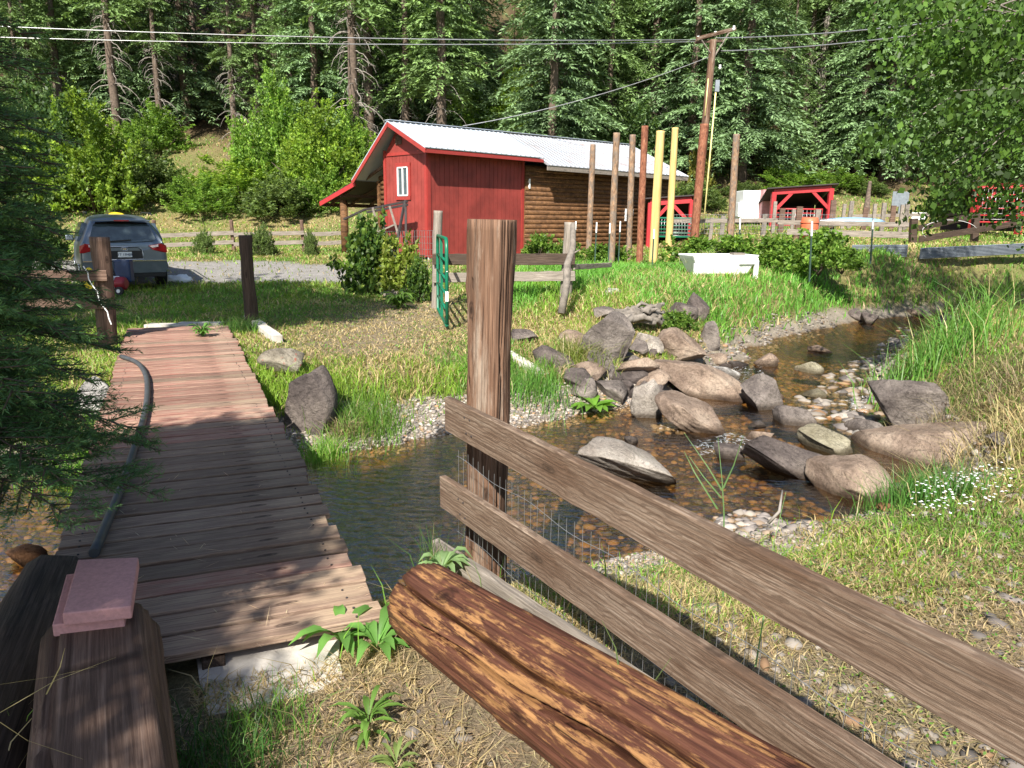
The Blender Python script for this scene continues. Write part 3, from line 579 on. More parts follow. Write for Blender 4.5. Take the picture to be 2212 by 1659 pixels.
# window
wf=MB()
gw0,gw1,wz0,wz1=.98,1.58,2.55,3.5
mb=MB()
for a,b in ((B(-.04,gw0-.06,wz0-.12),B(-.04,gw0-.06,wz1+.12)),(B(-.04,gw1+.06,wz0-.12),B(-.04,gw1+.06,wz1+.12))): mb.bar(a,b,.12,.03,up=bh)
for z in (wz0-.06,wz1+.07): mb.bar(B(-.045,gw0-.12,z),B(-.045,gw1+.12,z),.03,.13)
win=mb.build('window','redtrim',barn)
mb=MB()
for g_ in (gw0+.02,(gw0+gw1)/2,gw1-.02): mb.bar(B(-.05,g_,wz0),B(-.05,g_,wz1),.04,.05,up=bh)
for z in (wz0+.02,wz1-.02): mb.bar(B(-.05,gw0,z),B(-.05,gw1,z),.05,.04)
mb.build('frame','white',win); mb=MB(); mb.box(B(-.028,(gw0+gw1)/2,(wz0+wz1)/2),(.01,gw1-gw0,wz1-wz0),AX); mb.build('pane','glass',win)
mb=MB(); mb.box(B(-.03,1.5,4.38),(.03,.34,.3),AX); 
for i in range(5): mb.box(B(-.05,1.5,4.26+i*.06),(.03,.3,.02),AX)
mb.build('gable_vent','beam',barn)
# ribbed roof sheets
def ribbed(name,A,Bp,Cp,Dp,mat,sp=.23,th=.03,rib=.022):
    """A-B along ridge, D-C along eave (A above D)"""
    A,Bp,Cp,Dp=[np.array(p,float) for p in (A,Bp,Cp,Dp)]; L=np.linalg.norm(Bp-A); n=unit(np.cross(Bp-A,Dp-A)); n=n if n[2]>0 else -n
    ts=[];hs=[];k=int(L/sp)
    for i in range(k):
        for f,h in ((0,0),(.72,0),(.80,rib),(.90,rib),(.98,0)): ts.append((i+f)/k);hs.append(h)
    ts.append(1);hs.append(0); V=[];N=len(ts)
    for t_,h in zip(ts,hs):
        V+= [A+(Bp-A)*t_+n*(h+th),Dp+(Cp-Dp)*t_+n*(h+th)]
    for t_ in ts: V+=[A+(Bp-A)*t_,Dp+(Cp-Dp)*t_]
    Fa=[]
    for i in range(N-1):
        Fa+=[(2*i,2*i+1,2*i+3,2*i+2),(2*N+2*i,2*N+2*i+2,2*N+2*i+3,2*N+2*i+1),(2*i+1,2*N+2*i+1,2*N+2*i+3,2*i+3)]
    Fa+=[(0,2*N,2*N+1,1),(2*N-2,2*N-1,4*N-1,4*N-2)]
    mb=MB().add(V,Fa); return mb.build(name,mat,barn)
rz=lambda s:4.93+.02*s; rg=lambda s:1.5+.055*s
ribbed('roof',B(-.5,rg(-.5),rz(-.5)),B(4.9,rg(4.9),rz(4.9)),B(4.9,-.55,3.98),B(-.5,-.55,3.98),'roofnew')
ribbed('roof',B(4.9,rg(4.9),rz(4.9)-.01),B(13.6,rg(13.6),rz(13.6)-.01),B(14.0,-.75,3.72),B(4.9,-.75,3.72),'roofold')
ribbed('roof',B(-.5,rg(-.5),rz(-.5)),B(13.6,rg(13.6),rz(13.6)),B(13.6,4.6,2.85),B(-.5,3.75,3.1),'roofnew')
ribbed('roof',B(-.35,3.72,3.1),B(9,4.3,3.0),B(9,7.0,2.3),B(-.35,6.3,2.38),'tin')
mb=MB(); mb.bar(B(-.5,rg(-.5),rz(-.5)+.05),B(13.6,rg(13.6),rz(13.6)+.05),.26,.02); mb.build('ridge_cap','roofnew',barn)
mb=MB(); mb.bar(B(-.48,rg(-.5),rz(-.5)-.07),B(-.48,-.55,3.9),.03,.14); mb.bar(B(-.48,rg(-.5),rz(-.5)-.07),B(-.48,3.75,3.02),.03,.14); mb.bar(B(-.5,-.54,3.9),B(4.88,-.54,3.9),.03,.11); mb.build('fascia','redtrim',barn)
mb=MB(); mb.bar(B(-.34,3.78,3.0),B(-.34,6.3,2.3),.04,.16); mb.build('fascia','redgate',barn)
mb=MB(); mb.bar(B(4.9,-.72,3.64),B(13.95,-.72,3.64),.04,.14); mb.bar(B(13.98,-.72,3.64),B(13.6,rg(13.6),rz(13.6)-.1),.04,.12); mb.build('fascia','grey',barn)
mb=MB(); mb.box(B(2.2,-.26,3.93),(5.2,.5,.02),AX); mb.build('soffit','redpaint',barn)
mb=MB()
for i in range(8): s_=.1+i*.9; mb.bar(B(s_,2.5,3.62),B(s_,6.25,2.3),.04,.10)
mb.bar(B(-.3,6.2,2.28),B(9,6.9,2.2),.08,.14); mb.bar(B(-.3,4.9,2.6),B(9,5.2,2.55),.05,.1); mb.build('rafters','beam',barn)
# log wing
zl=.55; mb=MB(); d_=.165; i=0
while zl<3.66: mb.tube([B(4.42,-.02,zl),B(13.5,-.02,zl)],.1,10); zl+=.17
mb.box(B(9.0,.35,2.1),(9.1,.7,3.3),AX); mb.build('log_wall','logwall',barn)
mb=MB(); mb.box(B(9,2.7,2.0),(9.05,4.0,2.9),AX)
mb.box(B(1.6,2.9,2.0),(2.0,1.0,2.9),AX); mb.build('rear_wall','logwall',barn)
mb=MB(); z=1.5
while z<3.3: mb.tube([B(.35,2.42,z),B(.35,3.2,z)],.09,8); z+=.17
mb.bar(B(.3,3.18,.5),B(.3,3.18,3.1),.14,.14,up=bh); mb.build('log_wall','logwall',barn)
mb=MB(); mb.box(B(2.6,5.,1.5),(.1,3.4,2.2),AX); mb.build('rear_wall','redpaint',barn)
for s_,g_ in ((0,5.15),(4.6,5.5),(9,6.0)):
    mb=MB(); mb.tube([B(s_,g_,.3),B(s_,g_,2.45)],[.15,.14],10); mb.build('porch_post','logwall',barn)
mb=MB(); mb.box(B(10.6,-.13,2.05),(.5,.06,.5),AX); acf=mb.build('vent_window','white',barn); mb=MB()
for i in range(6): mb.box(B(10.6,-.17,1.88+i*.07),(.42,.02,.03),AX)
mb.build('louver','glass',acf)
mb=MB(); mb.box(B(4.6,-.1,3.1),(.06,.08,.35),AX); mb.build('wall_box','white',barn)
# lattice skirt
mb=MB(); mb.box(B(2.2,.0,.5),(4.4,.02,.2),AX); mb.box(B(2.2,.0,.32),(4.4,.02,.06),AX)
for i in range(50):
    s_=i*.09
    for sg in (1,-1): mb.bar(B(s_,-.02,.3 if sg>0 else .58),B(s_+.2,-.02,.58 if sg>0 else .3),.025,.008,up=-bg_)
mb.build('lattice_skirt','white',barn)
# old implement frame leaning at the gable
im=thing('hay_rack','dark rusty iron frame with crossed braces in front of the barn gable','iron frame',B(-1.2,1.2,.4))
mb=MB(); 
for a,b in (((-.7,.15,2.35),(-.7,2.5,2.1)),((-.7,.15,2.25),(-.7,2.5,2.0)),((-.7,.25,.4),(-.7,.25,2.4)),((-.7,1.5,.4),(-.7,1.5,2.25)),((-1.2,.3,.4),(-.7,.3,2.3)),((-.7,2.6,2.1),(-.7,4.0,1.75))): mb.bar(B(*a),B(*b),.07,.07)
mb.build('frame','rusty',im)
mb=MB()
for a,b in (((-.8,2.0,2.15),(-.8,1.55,1.1)),((-.8,2.2,1.5),(-.8,.7,.95)),((-.8,1.0,2.2),(-.8,.55,1.3)),((-.8,1.9,1.5),(-.8,1.95,1.1)),((-.85,.7,1.6),(-.85,1.6,1.35))): mb.bar(B(*a),B(*b),.05,.05)
mb.build('brace','grey',im)
# ============ SUV ============
cz=.12; crb=atz(277,622,cz)
car=thing('suv','blue grey family SUV parked on the gravel, seen from behind','car',(crb[0],crb[1],cz),local=True,rz=math.radians(32))
W=.95
def sect(y,zb_,zs,wl,zbelt,zr,wr):  # half profile
    return [(0,zb_),(wl*.86,zb_),(wl*.97,zb_+.12),(wl,zs),(wl*.985,zbelt-.08),(wl*.955,zbelt),(wr+.05,(zbelt+zr)/2+.08),(wr,zr-.10),(wr-.09,zr-.02),(wr*.55,zr+.02),(0,zr+.03)]
st=[(.0,.34,.62,.86,.98,1.00,.78),(.02,.30,.62,.90,1.0,1.06,.82),(.10,.28,.62,.945,1.03,1.34,.72),(.30,.26,.62,.955,1.04,1.58,.68),(.55,.25,.62,.96,1.04,1.66,.68),(1.4,.25,.62,.965,1.04,1.71,.68),(2.4,.25,.62,.965,1.03,1.70,.66),(3.0,.25,.62,.96,1.02,1.50,.62),(3.5,.25,.62,.95,1.00,1.08,.74),(4.2,.27,.62,.93,.90,.92,.74),(4.55,.32,.6,.86,.75,.78,.66),(4.65,.4,.58,.7,.66,.68,.5)]
V=[];n=0
for (y,zb_,zs,wl,zbelt,zr,wr) in st:
    s_=sect(y,zb_,zs,wl,zbelt,zr,wr); ring=[(x,z) for x,z in s_]+[(-x,z) for x,z in reversed(s_[1:-1])]; n=len(ring); V+=[(x,y,z) for x,z in ring]
Fa=[(i*n+j,i*n+(j+1)%n,(i+1)*n+(j+1)%n,(i+1)*n+j) for i in range(len(st)-1) for j in range(n)]
mb=MB(); mb.add(V,Fa+[tuple(reversed(range(n))),tuple((len(st)-1)*n+j for j in range(n))],True); bo=mb.build('body','carp',car); sb=bo.modifiers.new('s','SUBSURF'); sb.levels=sb.render_levels=2
def patch(name,pts,mat,parent=car,th=.012):
    mb=MB(); k=len(pts); mb.add([p for p in pts]+[(p[0],p[1]+th,p[2]) for p in pts],[tuple(range(k)),tuple(reversed(range(k,2*k)))]+[(i,k+i,k+(i+1)%k,(i+1)%k) for i in range(k)]); return mb.build(name,mat,parent)
def ry(z):  # rear surface y by height
    return float(np.interp(z,[.3,.62,.98,1.06,1.34,1.58,1.68],[.02,.0,-.005,.015,.09,.28,.5]))-.03
def surf(pts,off=0): return [(x,ry(z)-off,z) for x,z in pts]
patch('rear_window',surf([(-.66,1.12),(-.2,1.08),(.2,1.08),(.66,1.12),(.70,1.17),(.60,1.47),(.5,1.5),(-.5,1.5),(-.60,1.47),(-.70,1.17)],.012),'glass')
mb=MB(); mb.box((0,ry(1.55)-.06,1.585),(1.24,.26,.035)); sp=mb.build('spoiler','carp',car,bevel=.012); patch('brake_light',[(x,ry(1.55)-.20,z) for x,z in ((-.16,1.572),(.16,1.572),(.16,1.60),(-.16,1.60))],'tail',sp,.01)
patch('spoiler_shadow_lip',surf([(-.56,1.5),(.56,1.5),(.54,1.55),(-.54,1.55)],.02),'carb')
mb=MB(); mb.bar((-.36,ry(1.13)-.035,1.10),(.16,ry(1.15)-.035,1.135),.03,.028); mb.build('wiper','carb',car)
for sx in (1,-1):
    tl=patch('tail_light',[(sx*x,ry(z)-.012+(.06 if x>.8 else 0),z) for x,z in ((.52,1.0),(.80,1.055),(.925,1.0),(.935,.84),(.86,.83),(.62,.90))],'tail',th=.05)
    patch('clear_lens',[(sx*x,ry(z)-.022,z) for x,z in ((.54,.995),(.74,1.03),(.74,.975),(.6,.955))],'tailw',tl,.01)
patch('plate_recess',surf([(-.38,.70),(.38,.70),(.36,.90),(.28,.97),(-.28,.97),(-.36,.90)],.014),'carb',th=.005)
mb=MB(); mb.tube(surf([(-.40,.68),(.40,.68),(.38,.90),(.30,.985),(-.30,.985),(-.38,.90),(-.40,.68)],.02),.010,5); mb.build('recess_trim','chrome',car)
patch('garnish',surf([(-.345,.885),(.345,.885),(.29,.955),(-.29,.955)],.022),'carp',th=.01)
pl=patch('licence_plate',surf([(-.15,.735),(.15,.735),(.15,.86),(-.15,.86)],.026),'white',th=.006)
def text(s,size,mtx,mat,parent,ext=.002):
    c=bpy.data.curves.new('plate_text','FONT'); c.body=s; c.size=size; c.align_x='CENTER'; c.align_y='CENTER'; c.extrude=ext; o=bpy.data.objects.new('lettering',c); COL.objects.link(o); c.materials.append(M[mat]); o.parent=parent; o.matrix_basis=mtx
    bpy.context.view_layer.update(); me=bpy.data.meshes.new_from_object(o.evaluated_get(bpy.context.evaluated_depsgraph_get())); bpy.data.objects.remove(o); q=bpy.data.objects.new('lettering',me); COL.objects.link(q); q.parent=parent; q.matrix_basis=mtx
    if not me.materials: me.materials.append(M[mat])
    return q
text('1T 17H09',.078,Matrix.Translation((0,ry(.8)-.032,.795))@Matrix.Rotation(math.pi/2,4,'X'),'navy',pl)
mb=MB(); ov=[(.075*math.cos(a),.04*math.sin(a)+.925) for a in np.linspace(0,2*math.pi,20)]; mb.tube(surf(ov,.035),.007,5); 
mb.bar((-.035,ry(.92)-.036,.90),(-.012,ry(.92)-.036,.95),.01,.012); mb.bar((.012,ry(.92)-.036,.90),(.035,ry(.92)-.036,.95),.01,.012); mb.bar((-.024,ry(.92)-.036,.918),(.026,ry(.92)-.036,.932),.01,.01); mb.build('emblem','chrome',car)
patch('rear_bumper',surf([(-.86,.36),(.86,.36),(.93,.52),(.90,.62),(-.90,.62),(-.93,.52)],.03),'carp',th=.06)
patch('bumper_sill',surf([(-.9,.635),(.9,.635),(.88,.66),(-.88,.66)],.045),'chrome',th=.08)
patch('lower_valance',surf([(-.84,.26),(.84,.26),(.86,.35),(-.86,.35)],.025),'carb',th=.06)
for sx in (1,-1):
    mb=MB(); mb.tube([(sx*.70,.35,1.725),(sx*.68,.55,1.765),(sx*.68,2.2,1.775),(sx*.66,2.4,1.73)],.018,6); mb.build('roof_rail','carb',car)
    patch2=[(sx*.80,.55,1.12),(sx*.925,.6,1.09),(sx*.915,2.9,1.08),(sx*.86,2.4,1.3),(sx*.735,2.2,1.55),(sx*.735,.75,1.53)]
    mb=MB(); mb.add([(sx*.94,.62,1.10),(sx*.94,3.1,1.07),(sx*.80,2.45,1.52),(sx*.80,.72,1.52)]+[(sx*.70,.62,1.10),(sx*.70,3.1,1.07),(sx*.6,2.45,1.52),(sx*.6,.72,1.52)],[(0,1,2,3),(7,6,5,4),(0,4,5,1),(1,5,6,2),(2,6,7,3),(3,7,4,0)]); mb.build('side_window','glass',car)
    for y in (.78,3.72):
        mb=MB(); c=np.array([sx*.83,y,.35]); mb.tube([c+np.array([-.12,0,0]),c+np.array([-.1,0,0]),c+np.array([.1,0,0]),c+np.array([.12,0,0])],[.32,.355,.355,.32],20); wh=mb.build('wheel','rubber',car)
        mb=MB(); c2=c+np.array([sx*.115,0,0]); mb.tube([c2,c2+np.array([sx*.02,0,0])],[.22,.2],16); mb.build('rim','chrome',wh)
    mb=MB(); mb.box((sx*1.03,2.75,1.12),(.18,.10,.14)); mb.build('side_mirror','carp',car,bevel=.03)
# yellow thing on the roof
rp=aty(252,466,19.6); 
rs=np.random.RandomState(5); mb=MB(); 
V0,F0=ICO[2]; mb.add([(rp[0]+v[0]*.26,rp[1]+v[1]*.22,rp[2]-.03+max(-.2,v[2])*.10*(1+.25*rs.rand())) for v in V0],F0.tolist(),True); tag(mb.build('yellow_cushion','yel'),'bright yellow cushion lying on the SUV roof','cushion')
# compressor & hose
cp=atz(268,632,.1)
co=thing('air_compressor','small red and white portable air compressor on wheels behind the SUV','compressor',(cp[0],cp[1],cp[2]))
mb=MB(); mb.tube([cp+np.array([-.42,-.35,.24]),cp+np.array([-.38,-.35,.24]),cp+np.array([.22,-.35,.24]),cp+np.array([.26,-.35,.24])],[.1,.15,.15,.1],14); mb.build('tank','dkred',co)
mb=MB(); mb.box(cp+np.array([-.08,-.36,.26]),(.26,.33,.27)); mb.build('white_panel','white',co,bevel=.02)
mb=MB(); mb.tube([cp+np.array([.17,-.55,.09]),cp+np.array([.17,-.48,.09])],[.09,.09],14); wl_=mb.build('wheel','rubber',co); mb=MB(); mb.tube([cp+np.array([.17,-.57,.09]),cp+np.array([.17,-.55,.09])],[.04,.04],10); mb.build('rim','white',wl_)
mb=MB(); mb.tube([cp+np.array([-.1,-.4,.4]),cp+np.array([-.12,-.45,.58]),cp+np.array([.02,-.45,.62]),cp+np.array([.05,-.4,.42])],.014,6); mb.build('handle','rusty',co)
hc=cp+np.array([-.52,-.45,.02]); mb=MB()
for i in range(6): mb.tube([hc+np.array([.11*math.cos(a),.05*i/6*1+.0,.30+.20*math.sin(a)+.012*i]) for a in np.linspace(0,6.283,18)],.016,5)
tag(mb.build('hose_coil','yel'),'yellow coiled hose hanging beside the compressor','hose')
mb=MB(); mb.box(cp+np.array([.08,-.05,.50]),(.36,.2,.5)); tag(mb.build('storage_box','navy',bevel=.03),'dark blue plastic box standing between the compressor and the SUV bumper','box')
bp=gp(388,607); V0,F0=ICO[4]; nz=fbm(V0[:,0]*4,V0[:,1]*4+V0[:,2]*3,9,3); tag(npmesh('plastic_bag',np.stack([bp[0]+V0[:,0]*.36*(.7+nz*.5),bp[1]+V0[:,1]*.2,bp[2]+.03+V0[:,2]*.16*(.3+nz)],1),F0,'white',smooth=False),'crumpled white plastic sheet in the grass right of the SUV','bag')
# rear left split rail fence
yf=thing('yard_fence','low brown two rail fence along the drive between the SUV and the barn','fence',(-9,29,.5))
xs=[(332,28.3),(505,28.8),(657,29.3),(748,29.6)]
for i,(u,y) in enumerate(xs):
    if i<3: vpost('post',u+1,546,475,y,.075,'beam',None,parent=yf,seed=90+i,u2=u-6 if i else u,n=9,rough=.1)
    if i<3:
        for v0,v1 in ((510,503),(531,523)): 
            u1,y1=xs[i+1]; board('rail',aty(u,v0-(3 if i else 0),y-.1),aty(u1,v1,y1-.1),.15,.06,'grey',yf,seed=i)
# wire fence with vine by barn
wf=thing('wire_fence','light welded wire panel beside the grape vine','wire fence',aty(850,600,19))
a=aty(815,500,19.5); b=aty(940,498,16.6); mb=MB(); 
for i in range(26):
    p=a+(b-a)*i/25; mb.tube([p,(p[0],p[1],.2)],.004,4,False)
for z in np.linspace(0,1,11): mb.tube([(a[0],a[1],a[2]*(1-z)+.2*z),(b[0],b[1],b[2]*(1-z)+.2*z)],.004,4,False)
mb.build('wire_panel','steel',wf)
# ============ white tub ============
tb=atz(1548,600,.53); tub=thing('bathtub','white enamel wash tub used as a planter in the grass','tub',(tb[0],tb[1],tb[2]),local=True,rz=math.radians(14))
mb=MB(); ZH=.56
def ring(w,d,z,cx=0): return [(-w/2+cx,-d/2,z),(w/2+cx,-d/2,z),(w/2+cx,d/2,z),(-w/2+cx,d/2,z)]
v=ring(1.25,.6,.10)+ring(1.66,.78,ZH-.08)+ring(1.74,.84,ZH)+ring(1.6,.7,ZH)+ring(1.2,.5,.2)
fs=[(3,2,1,0)]
for i in range(4):
    for j in range(4): fs.append((i*4+j,i*4+(j+1)%4,(i+1)*4+(j+1)%4,(i+1)*4+j))
mb.add(v,fs+[(16,17,18,19)]); mb.build('basin','white2',tub,bevel=.03)
mb=MB()
for a,b in (((.84,-.38),(.30,-.38)),((.84,-.38),(.84,.38))): mb.bar((a[0],a[1],ZH-.14),(b[0],b[1],ZH-.14),.05,.16)
mb.bar((.84,.38,ZH-.14),(-.6,.38,ZH-.14),.05,.16)
for x,y in ((.82,-.36),(.30,-.36),(.82,.36),(-.72,-.30)): mb.box((x,y,.19),(.10,.09,.5))
mb.build('apron','white2',tub,bevel=.02); mb=MB(); mb.box((0,0,ZH-.12),(1.5,.62,.06)); mb.build('soil','dirt',tub); mb=MB(); mb.box((.45,-.1,ZH+.015),(.3,.2,.05)); mb.build('soap_ledge','grey',tub)
# ============ T posts ============
for i,(u,vb,vt,y,l) in enumerate(((1288,560,480,22,'steel T post left of the second bark pole'),(1317,560,482,20.8,'steel T post with white tip in front of the second bark pole'),(1339,560,478,23.,'steel T post between the second and third bark poles'),(1412,568,495,20.,'steel T post right in front of the thicker yellow pole'),(1598,560,470,21,'steel T post with a bent plastic strip right of the rightmost garden pole'),(1753,590,478,17.5,'steel T post with white tip behind the berry bushes'),(1885,553,472,19.5,'steel T post with white tip in front of the galvanised sheet'),(1243,545,478,21.,'short steel T post beside the corral end post'))):
    b=aty(u-3,vb,y); t_=aty(u+1,vt,y); h=b+(t_-b)*.72; tp=thing('steel_post',l,'post',(b[0],b[1],b[2]),group='thin steel garden fence posts')
    mb=MB(); mb.bar(b-np.array([0,0,.2]),h,.035,.03,up=(0,1,0)); mb.build('shaft','tpost',tp); mb=MB(); mb.bar(h,t_,.036,.031,up=(0,1,0)); mb.build('white_tip','white',tp)
# ============ far right yard ============
def shelter(u0,v0,u1,v1,vb,y,label,dp=3.2,right=True,gate=True):
    a=aty(u0,v0,y); b=aty(u1,v1,y-.4); zb_=aty(u0,vb,y)[2]; zb2=aty(u1,vb,y-.4)[2]; th=thing('animal_shelter',label,'shelter',(a[0],a[1],zb_))
    mb=MB(); mb.bar((a[0],a[1],zb_-.3),a,.2,.2); mb.build('post','redgate',th); mb=MB(); mb.bar((b[0],b[1],zb_-.3),b,.2,.2); mb.build('post','redgate',th)
    mb=MB(); mb.bar(a,b,.16,.24); mb.build('beam','redgate',th)
    d=(b-a); L=np.linalg.norm(d); d/=L
    for e_,s_ in ((a,1),(b,-1)):
        mb=MB(); mb.bar(e_-np.array([0,0,.95]),e_+d*s_*.85-np.array([0,0,.05]),.12,.14); mb.build('brace','redgate',th)
    bk=np.array([.55,dp,0]) if right else np.array([.9,dp,0]); up=np.array([0,0,.16])
    lo=np.array([0,0,-.7])
    A=a-d*.35+up-bk*.08; Bq=b+d*.25+up-bk*.08; Cq=b+d*.25+bk+lo; Dq=a-d*.35+bk+lo
    mb=MB(); mb.add([A,Bq,Cq,Dq]+[p+np.array([0,0,.05]) for p in (A,Bq,Cq,Dq)],[(0,1,2,3),(7,6,5,4),(0,4,5,1),(1,5,6,2),(2,6,7,3),(3,7,4,0)]); mb.build('roof','tin',th)
    mb=MB(); mb.add([b+d*.05,b+d*.05+bk+lo,(b[0]+bk[0],b[1]+bk[1],zb_-.2),(b[0]+d[0]*.05,b[1],zb_-.2)],[(0,1,2,3)]); mb.add([a+bk+lo,b+bk+lo,(b[0]+bk[0],b[1]+bk[1],zb_-.2),(a[0]+bk[0],a[1]+bk[1],zb_-.2)],[(0,1,2,3)]); mb.build('wall','tin',th)
    return a,b,zb_,d,L
def tubegate(p,q,z0,z1,mat,label,nb=5,mesh=True):
    g=thing('panel_gate',label,'gate',(p[0],p[1],z0)); mb=MB(); P=lambda t_,z:(p[0]+(q[0]-p[0])*t_,p[1]+(q[1]-p[1])*t_,z)
    mb.tube([P(0,z0),P(0,z1),P(1,z1),P(1,z0),P(0,z0)],.04,6); mb.build('frame',mat,g)
    mb=MB()
    for i in range(1,nb): z=z0+(z1-z0)*i/nb; mb.tube([P(0,z),P(1,z)],.025,5)
    mb.build('bars',mat,g)
    if mesh:
        mb=MB()
        for i in range(1,12): mb.tube([P(i/12,z0),P(i/12,z1)],.012,4)
        for i in range(1,6): z=z0+(z1-z0)*(i-.5)/6; mb.tube([P(0,z),P(1,z)],.012,4)
        mb.build('wire_mesh','steel',g)
a,b,z_,d,L=shelter(1672,415,1796,407,500,36,'red framed open animal shelter with dark tin roof beside the white container')
tubegate(a+d*.2,a+d*(L-.3),z_+.1,z_+1.05,'redgate','red panel gate across the open shelter beside the white container')
a,b,z_,d,L=shelter(1405,438,1495,432,520,32,'low shelter with red beam and dark roof partly hidden behind the yellow poles',dp=2.6)
tubegate(a+d*.2+np.array([0,-1,0]),a+d*(L-.1)+np.array([0,-1,0]),z_+.2,z_+.95,'green','green panel gate behind the thin yellow pole')
a,b,z_,d,L=shelter(2112,402,2215,400,488,30,'red framed pen with a diagonal brace at the right edge under the leaves')
tubegate(a+np.array([0,-.2,0]),a+d*1.75+np.array([0,-.2,0]),z_+.15,z_+1.45,'redgate','red panel gate with wire mesh in the pen at the right edge')
p=aty(1632,470,39); cn=thing('container','white box container behind the garden fence','container',p); mb=MB(); mb.box(aty(1620,443,39),(1.15,1.4,1.4)); mb.build('box','white',cn,bevel=.03); mb=MB(); mb.box(aty(1648,442,38.6),(.55,1.5,1.42)); mb.build('door','pinkm',cn,bevel=.02); mb=MB(); mb.box(aty(1598,453,38.6),(.3,.5,.7)); mb.build('side_unit','white',cn,bevel=.02)
mb=MB(); c=aty(1748,492,27); mb.tube([c-np.array([0,0,.42]),c-np.array([0,0,.2]),c,c+np.array([0,0,.2]),c+np.array([0,0,.36])],[.27,.30,.315,.30,.27],16)
for z in (-.18,.18): mb.tube([c+np.array([0,0,z-.02]),c+np.array([0,0,z+.02])],[.325,.325],16)
tag(mb.build('barrel','orange'),'faded orange plastic barrel behind the berry bushes','barrel')
# blue covered thing, low white thing
V0,F0=ICO[2]; c=aty(1845,478,30); tag(npmesh('tarp_cover',c+V0*np.array([1.2,.8,.16]),F0,'blue',smooth=True),'pale blue tarp covering something low in the pen yard','tarp')
c=aty(1790,482,29.5); tag(npmesh('upturned_boat',c+V0*np.array([.8,.5,.14]),F0,'white2',smooth=True),'low white upturned tub in the pen yard left of the blue tarp','tub')
c=aty(1985,467,38); mb=MB(); mb.box(c+np.array([-.0,0,0]),(.72,.04,.36)); sg=mb.build('white_sign','white'); tag(sg,'small blank white board on the far meadow fence','sign')
c=aty(1945,430,42); mb=MB(); mb.box(c,(.9,.04,.8)); mb.bar(c-np.array([0,0,1.5]),c,.08,.08); tag(mb.build('road_sign','galv'),'pale grey board on a post on the far meadow','sign')
# picket posts
for i,(u,vb,vt,y,h_) in enumerate(((1672,500,435,31,0),(1650,505,462,30,1),(1688,498,450,31,2),(1712,500,452,32,1),(1765,497,452,27,0),(1798,500,432,31,3),(1822,480,440,33,1),(1838,470,434,34,0),(1868,482,448,33,2),(1888,486,440,32,1),(1908,486,438,32,0),(1928,486,444,33,2),(1947,486,442,31,1),(1958,478,440,33,3),(1725,497,446,28,2),(1536,505,470,31,0),(1560,505,466,31,1))):
    b=aty(u-3,vb+6,y); t_=aty(u+3,vt,y); mb=MB(); mb.bar(b-np.array([0,0,.4]),t_,.13+.04*(i%3),.09,up=(0,1,0)); tag(mb.build('picket_post',('grey','barkgrey','beam')[i%3]),'weathered grey upright post among the old garden and pen fences','post',group='old grey posts of the pen fences')
of=thing('pen_fence','low grey rail fence with wire between the garden and the pens','fence',aty(1700,500,26))
board('rail',aty(1455,478,29),aty(1680,476,28),.14,.05,'grey',of); board('rail',aty(1680,480,28),aty(1975,486,25.5),.16,.05,'grey',of); board('rail',aty(1700,501,27),aty(1972,508,25.3),.2,.05,'grey',of); board('rail',aty(1840,467,33),aty(2110,462,33),.14,.05,'grey',of)
mb=MB()
for i in range(60): mb.tube([aty(1450+i*6,462,28.6),aty(1450+i*6,505,28.6)],.006,4,False)
for j in range(6): mb.tube([aty(1450,464+j*8,28.6),aty(1806,464+j*8,28.6)],.006,4,False)
mb.build('wire_mesh','steel',of)
bf=thing('black_fence','black painted two rail fence climbing right beside the galvanised sheet','fence',aty(1975,530,24))
for u,vb,vt,y in ((1972,540,472,24),(2106,520,462,25.5)): mb=MB(); mb.bar(aty(u-2,vb+8,y),aty(u+2,vt,y),.2,.16,up=(0,1,0)); mb.build('post','dark',bf)
board('rail',aty(1985,493,23.8),aty(2108,465,25.3),.19,.05,'dark',bf); board('rail',aty(1985,517,23.8),aty(2225,478,26.),.19,.05,'dark',bf)
rf_=thing('metal_sheet','galvanised corrugated sheets standing along the grass below the black fence','metal sheet',aty(1960,540,22))
def corr(name,A,Bq,h):
    A=np.array(A);Bq=np.array(Bq);V=[];Fa=[];n_=16;d=unit((Bq-A)[None])[0];nrm=np.array([d[1],-d[0],0])
    for i in range(n_+1):
        o=nrm*(.015 if i%2 else -.015); z=np.array([0,0,h*i/n_]); V+=[A+z+o,Bq+z+o]
    Fa=[(2*i,2*i+1,2*i+3,2*i+2) for i in range(n_)]
    k=len(V); V+=[v+nrm*.012 for v in V]; Fa+=[(k+a,k+d_,k+c,k+b_) for a,b_,c,d_ in Fa]; mb=MB(); mb.add(V,Fa); mb.build(name,'galv',rf_)
corr('sheet',aty(1838,556,22),aty(1958,556,21.8),.36); corr('sheet',aty(1985,560,21.8),aty(2230,548,22.5),.32)
mb=MB(); mb.tube([aty(2052+60*math.cos(a),500+25*math.sin(a),23) for a in np.linspace(2.6,6,14)],.006,5); tag(mb.build('white_hose','white'),'thin pale hose looping over the black fence','hose')
b=aty(1868,478,38);t_=aty(1880,392,38.6)
tag(roundlog('dead_snag',b,t_,.16,.07,'bark',None,n=9,rough=.3,seed=14),'dark broken snag standing on the bank behind the pens','snag')
